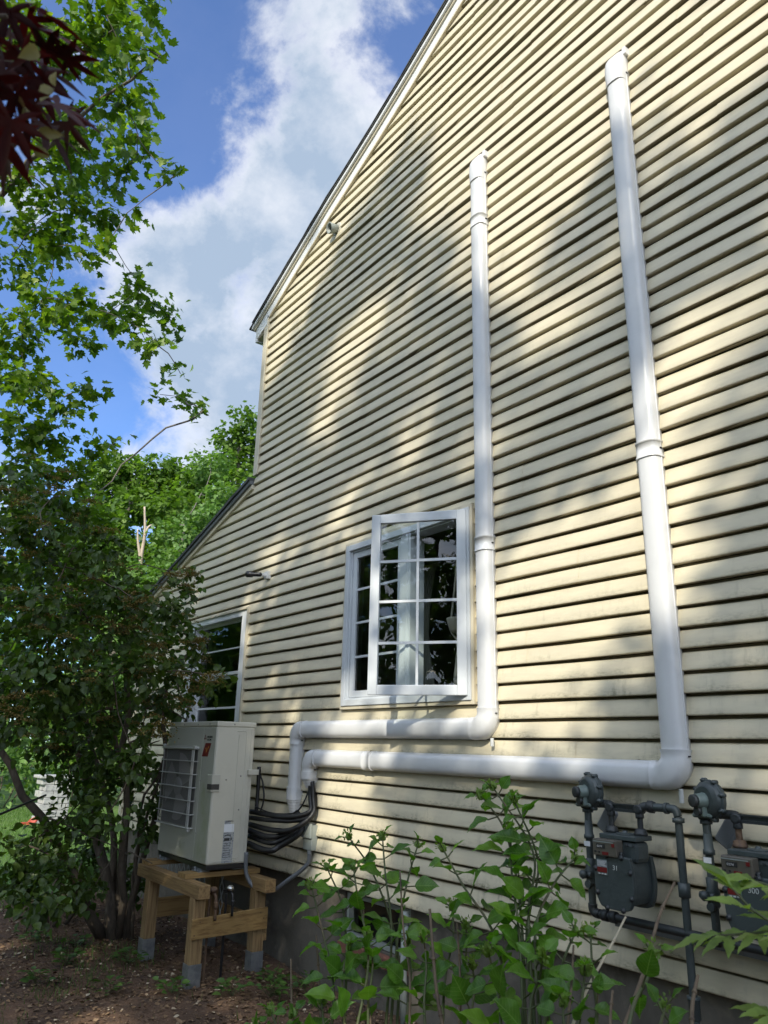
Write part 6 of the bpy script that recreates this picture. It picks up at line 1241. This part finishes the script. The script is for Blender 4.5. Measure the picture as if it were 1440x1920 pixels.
# ------------------------------------------------------------------ viburnum beside the unit
vb = empty('viburnum_shrub', (-7.04, -0.78, 0), 'large shaded shrub with faded tan flower heads left of the heat pump', 'shrub')
gr = random.Random(12); mb = MB()
stems = [((-7.02, -0.80, 0), (-7.35, -1.45, 1.9), 0.055), ((-7.06, -0.74, 0), (-6.95, -1.0, 2.3), 0.05), ((-7.0, -0.70, 0), (-6.85, -0.62, 2.2), 0.035), ((-7.1, -0.85, 0), (-7.1, -2.1, 1.75), 0.05), ((-7.0, -0.76, 0), (-6.45, -1.3, 2.0), 0.035), ((-6.98, -0.68, 0), (-6.75, -0.45, 1.7), 0.022), ((-7.12, -0.8, 0), (-7.7, -1.2, 2.0), 0.04), ((-6.95, -0.66, 0), (-7.0, -0.35, 1.8), 0.018)]
nodes = []
for a, b_, r_ in stems: pts = limb(mb, a, b_, r_, r_*0.45, 8, 0.10, 9, gr); nodes += [(p, r_*0.6) for p in pts[5:]]
for c in VIB:
    c_ = Vector(c[:3]); s_ = min(nodes, key=lambda q: (q[0]-c_).length); pts = limb(mb, s_[0], c_, min(s_[1]*0.7, 0.016), 0.004, 5, 0.12, 6, gr); nodes += [(p, 0.010) for p in pts[2:]]
mb.build('stem', M['bark'], vb, fix=False)
g = np.random.default_rng(13)
P, D_, U_, S_ = cluster_leaves(VIB, 260, 0.066, hang=0.5, g=g, flat=0.8)
keep = ~((P[:, 1] > -0.10) | ((P[:, 0] > -6.72) & (P[:, 1] > -1.15) & (P[:, 2] < 1.90) & (P[:, 0] < -5.6)))
leaves('foliage', T_VIB, P[keep], D_[keep], U_[keep], S_[keep], M['viburnum'], vb)
# flower heads: flat clusters of tiny florets
FP, FD, FU, FS = [], [], [], []
tops_ = [c for c in VIB if c[2] > 1.5]
for k in range(230):
    c = tops_[g.integers(0, len(tops_))]; v = rdirs(1, g)[0]*0.6+np.array([0.6, -0.35, 0.45]); p = np.array(c[:3]) + v/np.linalg.norm(v)*c[3]*1.1; m_ = 80
    if p[1] > -0.12: continue
    q = g.normal(size=(m_, 3))*np.array([0.042, 0.042, 0.007]); q[:, 2] -= 3.0*(q[:, 0]**2+q[:, 1]**2)
    FP.append(q+p); FD.append(g.normal(size=(m_, 3))*[1, 1, 0.4]); FU.append(g.normal(size=(m_, 3))*0.5+[0, 0, 1]); FS.append(np.full(m_, 0.016)*g.uniform(0.7, 1.4, m_))
leaves('flower_head', T_DIA, np.concatenate(FP), np.concatenate(FD), np.concatenate(FU), np.concatenate(FS), M['flower'], vb)
# black rod leaning out of the shrub
mb = MB(); mb.tube([ROD[0], ROD[1]], 0.008, 8); o = mb.build('garden_rod', M['blackplastic']); tag(o, 'thin black rod slanting out of the shrub over the lawn', 'rod')
LG = bush('garden_shrub', 'dark low shrub at the foot of the large tan flowered shrub', [(-7.7, -1.15, 0.25, 0.25), (-7.9, -0.9, 0.3, 0.3), (-8.2, -1.1, 0.35, 0.3), (-8.0, -0.55, 0.45, 0.3), (-8.4, -0.7, 0.5, 0.3)], 90, 0.06, M['viburnum'], 55, 'shrubs beyond the lawn', T_VIB)

# ------------------------------------------------------------------ hydrangeas in the foreground
def hydrangea(base, label, canes, seed, n_low=0, leaf=0.105):
    """canes: list of (points, leaf pairs from this height, size)"""
    g = np.random.default_rng(seed); gr = random.Random(seed)
    h_ = empty('hydrangea', (base[0], base[1], 0), label, 'shrub', 'hydrangeas in front of the siding')
    ms = MB(); P, D_, U_, S_ = [], [], [], []; BP, BD, BU, BS = [], [], [], []; mp_ = MB()
    for pts, frac, size in canes:
        size *= 0.88
        C = catmull([Vector(p) for p in pts], 8); n = len(C); ms.tube(C, [0.0048-0.0022*i/n for i in range(n)], 7)
        L = sum((C[i+1]-C[i]).length for i in range(n-1)); s_ = L; acc = 0; lens = [0]
        for i in range(n-1): acc += (C[i+1]-C[i]).length; lens.append(acc)
        d = L; ph = gr.uniform(0, 3.14); k = 0
        while d > L*frac:
            i = max(j for j in range(n) if lens[j] <= d+1e-6); p = C[i]; t = (C[min(i+1, n-1)]-C[max(i-1, 0)]).normalized()
            a = t.orthogonal().normalized(); b_ = t.cross(a)
            grow = min(1.0, 0.45 + 0.85*(L-d)/0.12) if k > 0 else 0.5
            for q in (0, math.pi):
                th = ph+q; o_ = a*math.cos(th)+b_*math.sin(th); el = 0.75 if k == 0 else 0.25
                pet = (o_*0.9 + t*el).normalized(); pl = 0.012+0.022*grow; s0 = p + pet*pl
                ms.tube([p, s0], 0.0022, 5, cap=False)
                dv = (o_*1.0 + t*(el*0.6) + Vector((0, 0, 0.12))).normalized()
                P.append(s0); D_.append(dv); U_.append(Vector((gr.uniform(-0.2, 0.7), gr.uniform(-0.9, 0.0), 0.9))); S_.append(size*grow*gr.uniform(0.85, 1.12))
            ph += math.pi/2 + gr.uniform(-0.3, 0.3); d -= 0.024 + 0.036*min(1, k/1.5)*gr.uniform(0.8, 1.4); k += 1
        tip = C[-1]; t = (C[-1]-C[-2]).normalized()
        BP, BD, BU, BS = [], [], [], []
        for q in range(10): v = rdirs(1, g)[0]*0.55; BP.append(tip-t*0.01); BD.append(Vector(v)+t*1.1); BU.append(v[::-1]); BS.append(size*gr.uniform(0.22, 0.48))
        for q in range(26): v = rdirs(1, g)[0]; BP.append(tip+t*0.012+Vector(v)*0.014); BD.append(Vector(v)); BU.append(v[::-1]); BS.append(0.010)
        leaves('flower_bud', T_OVAL, np.array([tuple(p) for p in BP]), np.array([tuple(p) for p in BD]), np.array([tuple(p) for p in BU]), np.array(BS), M['bud'], h_)
    ms.build('stem', M['greenstem'], h_, fix=False)
    P = np.array([tuple(p) for p in P]); half = g.random(len(P)) < 0.5
    D_ = np.array([tuple(p) for p in D_]); U_ = np.array([tuple(p) for p in U_]); S_ = np.array(S_)
    lf = leaves('foliage', T_HYD, P[half], D_[half], U_[half], S_[half], M['hydrangea'], h_); leaves('foliage', T_HYD2, P[~half], D_[~half], U_[~half], S_[~half], M['hydrangea'], h_)
    return h_
for base, label, canes, seed in HYDR: hydrangea(base, label, canes, seed)
for k, (pts, label, thick) in enumerate(CANES):
    mb = MB(); C = catmull([Vector(p) for p in pts], 5); mb.tube(C, [thick*(1-0.35*i/len(C)) for i in range(len(C))], 7)
    for i in range(3, len(C)-1, 4): mb.lathe(C[i], C[i+1]-C[i], [(-0.004, thick*0.9), (0, thick*1.25), (0.004, thick*0.9)], 7)
    o = mb.build('bare_cane', mat('bleached_cane', (0.42, 0.37, 0.27), 0.8) if k == 0 else M['cane'], fix=False); tag(o, label, 'stick', 'bare canes among the hydrangeas')

# ------------------------------------------------------------------ lime maple sprays at the right edge
def spray(pts, label, seed, size, n):
    g = np.random.default_rng(seed); gr = random.Random(seed); t_ = empty('maple_sapling', pts[0], label, 'sapling', 'young maple sprays at the right edge')
    mb = MB(); C = catmull([Vector(p) for p in pts], 8); mb.tube(C, [0.004-0.0022*i/len(C) for i in range(len(C))], 6); P, D_, U_, S_ = [], [], [], []
    for k in range(n):
        i = int(len(C)*(0.30+0.69*k/max(1, n-1))); i = min(i, len(C)-2); p = C[i]; t = (C[i+1]-C[i]).normalized(); sd_ = t.cross(Vector((0, 0, 1))).normalized()*(1 if k % 2 else -1)
        if k == n-1: sd_ *= 0
        pe = p + (sd_*0.7+t*0.5)*0.022; mb.tube([p, pe], 0.0011, 4, cap=False)
        for q in (-0.75, 0.0, 0.75) if True else (0,):
            d_ = (sd_*0.8 + t*0.9).normalized(); ax_ = Vector((0, 0, 1)); d_ = Matrix.Rotation(q, 3, ax_) @ d_; d_.z -= 0.12
            P.append(tuple(pe)); D_.append(tuple(d_)); U_.append((gr.uniform(-0.3, 0.3), gr.uniform(-0.5, -0.1), 1)); S_.append(size*(1.0 if q == 0 else 0.8)*gr.uniform(0.85, 1.1))
    mb.build('twig', M['greenstem'], t_, fix=False); leaves('foliage', T_LOBE, np.array(P), np.array(D_), np.array(U_), np.array(S_), M['lime'], t_)
    return t_
T_LOBE = blade([(0, 0.01), (0.15, 0.06), (0.40, 0.15), (0.52, 0.135), (0.60, 0.155), (0.78, 0.075), (0.85, 0.07), (1.0, 0.004)], cols=2, fold=0.25, droop=0.25, serr=0.10, wave=0.02)
for pts, label, seed, size, n in SPRAYS: spray(pts, label, seed, size, n)

# ------------------------------------------------------------------ red japanese maple close by
jm = empty('japanese_maple', (-1.5, -4.3, 0), 'dark red japanese maple leaves and seeds hanging close at the top left', 'tree')
mb = MB(); limb(mb, (-1.5, -4.6, 0), (-1.35, -4.2, 2.2), 0.04, 0.02, 8, 0.05, 8, gr)
for p in JBR: limb(mb, (-1.35, -4.2, 2.2), p, 0.010, 0.0025, 6, 0.04, 8, gr)
mb.build('trunk', M['bark'], jm, fix=False)
P = np.array([c[:3] for c in JLEAF]); g = np.random.default_rng(15)
D_ = np.array([c[4:7] for c in JLEAF]); U_ = np.array([(0.35, -0.2, 0.9)]*len(P)) + g.normal(size=(len(P), 3))*0.35
leaves('crown', T_JAP, P, D_, U_, np.array([c[3] for c in JLEAF]), M['red_leaf'], jm)
P = np.array(JSEED); k = len(P); leaves('seed', T_OVAL, P, g.normal(size=(k, 3))*0.6+[0.1, 0, -0.8], g.normal(size=(k, 3)), 0.021+0.008*g.random(k), M['samara'], jm, wid=np.full(k, 0.75))

g = np.random.default_rng(66); cl = [(g.uniform(-9, 10), g.uniform(-13.5, -11.5), g.uniform(0.5, 4.0), 0.95) for _ in range(150)] + [(g.uniform(5.5, 7.5), g.uniform(-10, -0.5), g.uniform(0.4, 2.2), 0.9) for _ in range(40)]
hg = empty('sky_blocker', (0, -12.5, 0), 'unseen dark foliage row added behind the viewer to block low sky', 'sky_blocker')  # added out of view so the lower wall gets less sky light
mb = MB(); gr = random.Random(4)
for c in cl[::4]: limb(mb, (c[0], c[1], 0), c[:3], 0.04, 0.015, 5, 0.05, 5, gr)
mb.build('stem', M['bark'], hg, fix=False)
P, D_, U_, S_ = cluster_leaves(cl, 7, 0.30, g=g, flat=0.9); leaves('foliage', T_DIA, P, D_, U_, S_, M['viburnum'], hg)
# ------------------------------------------------------------------ tall trees on the sunny side whose crowns dapple the wall
def inside(poly, x, z):
    c = False; n = len(poly)
    for i in range(n):
        (x0, z0), (x1, z1) = poly[i], poly[i-1]
        if (z0 > z) != (z1 > z) and x < (x1-x0)*(z-z0)/(z1-z0)+x0: c = not c
    return c
def edge_d(poly, x, z):
    d = 9
    for i in range(len(poly)):
        (x0, z0), (x1, z1) = poly[i], poly[i-1]; L2 = (x1-x0)**2+(z1-z0)**2; t = max(0, min(1, ((x-x0)*(x1-x0)+(z-z0)*(z1-z0))/max(L2, 1e-9)))
        d = min(d, math.hypot(x-x0-(x1-x0)*t, z-z0-(z1-z0)*t))
    return d
SOIL_GAPS = [(-8.2, -1.62, -6.9, -1.45, 0.16, 0.9), (-7.4, -1.15, -7.0, -1.1, 0.12, 0.9), (-6.3, -1.0, -6.0, -0.9, 0.10, 0.85), (-6.6, -1.85, -5.6, -1.7, 0.2, 0.9)]
def open_sky(x, z):
    """how clear the line of sun is at a wall point, 0..1 - the gaps between the boughs"""
    o = 0.0
    for poly, s_ in ((GAP_A, 1.0), (GAP_B, 0.85)):
        if inside(poly, x, z) or edge_d(poly, x, z) < 0.13: o = max(o, s_)
    for (xa, za, xb, zb, r_, s_) in GAPS + SOIL_GAPS:
        L2 = (xb-xa)**2+(zb-za)**2; t = max(0, min(1, ((x-xa)*(xb-xa)+(z-za)*(zb-za))/max(L2, 1e-9)))
        d = math.hypot(x-xa-(xb-xa)*t, z-za-(zb-za)*t)
        if d < r_+0.20: o = max(o, s_*min(1, 1.0-(d-r_-0.10)/0.10 if d > r_+0.10 else 1))
    return o
gs = random.Random(99); CL = []
zz = -5.0
while zz < 8.6:
    xx = -13.5
    while xx < 1.2:
        x = xx+gs.uniform(-0.09, 0.09); z = zz+gs.uniform(-0.09, 0.09); xx += 0.21
        if x < -10.2 and z > 1.4: continue
        if x < -8.6 and z > 3.5: continue
        if x < -6.95 and z > 4.35: continue
        if x < -12.0+0.3*z: continue
        if z > 4.0 and x > -1.0: continue
        o = open_sky(x, z)
        if z < 0.4:      # ground and shrubs: broken shade
            v = math.sin(x*2.9+1.0)*math.sin(z*3.7+0.4)+0.5*math.sin(x*6.1+z*4.0); o = 0.9 if v > 0.55 else 0.0
            if x < -8.2 and z < -0.3: o = max(o, 0.0)
        if gs.random() < 1-(1-o)**2.4: continue
        t = gs.uniform(13, 17) if z < 3.2 else gs.uniform(17, 24)
        p = Vector((x, 0, z)) + SUN*t; CL.append((p.x, p.y, p.z, 0.17))
    zz += 0.21
trunks = [(9.3, -12.0), (5.6, -14.0), (2.4, -15.0), (-2.5, -14.0)]
lab = ['tall shade tree behind the viewer, farthest along the sunny side', 'tall shade tree behind the viewer, second along the sunny side', 'tall shade tree behind the viewer, third along the sunny side', 'tall shade tree behind the viewer, nearest the back garden']
grp = [[] for _ in trunks]
for c in CL: i = min(range(4), key=lambda k: (trunks[k][0]-c[0])**2+(trunks[k][1]-c[1])**2); grp[i].append(c)
for i, cl in enumerate(grp):
    if len(cl) < 5: continue
    g = np.random.default_rng(70+i); gr = random.Random(70+i); bx_, by_ = trunks[i]
    cx = sum(c[0] for c in cl)/len(cl); cy_ = sum(c[1] for c in cl)/len(cl); cz = max(c[2] for c in cl)
    t_ = empty('shade_tree', (bx_, by_, 0), lab[i], 'tree', 'tall trees on the sunny side')
    mb = MB(); base = (bx_, by_-1.0, 0); tr = limb(mb, base, (cx, cy_, sum(c[2] for c in cl)/len(cl)), 0.22, 0.08, 9, 0.02, 10, gr)
    for c in gr.sample(cl, min(26, len(cl))):
        s_ = min(tr, key=lambda q: (q-Vector(c[:3])).length); e_ = Vector(c[:3])
        if any(open_sky(*(lambda p: (p.x+0.7*p.y, p.z+0.8*p.y))(s_.lerp(e_, k/8))) > 0.2 for k in range(9)): continue
        limb(mb, s_, c[:3], 0.035, 0.01, 5, 0.02, 6, gr)
    mb.build('trunk', M['bark2'], t_, fix=False)
    n_ = 22; arr = np.array(cl); idx = np.repeat(np.arange(len(cl)), n_); Pp = arr[idx, :3] + g.normal(size=(len(idx), 3))*0.11
    leaves('crown', T_MAPLE_LO, Pp, rdirs(len(idx), g), g.normal(size=(len(idx), 3))+[0, 0, 0.4], 0.15*g.uniform(0.7, 1.2, len(idx)), M['woodland'], t_)
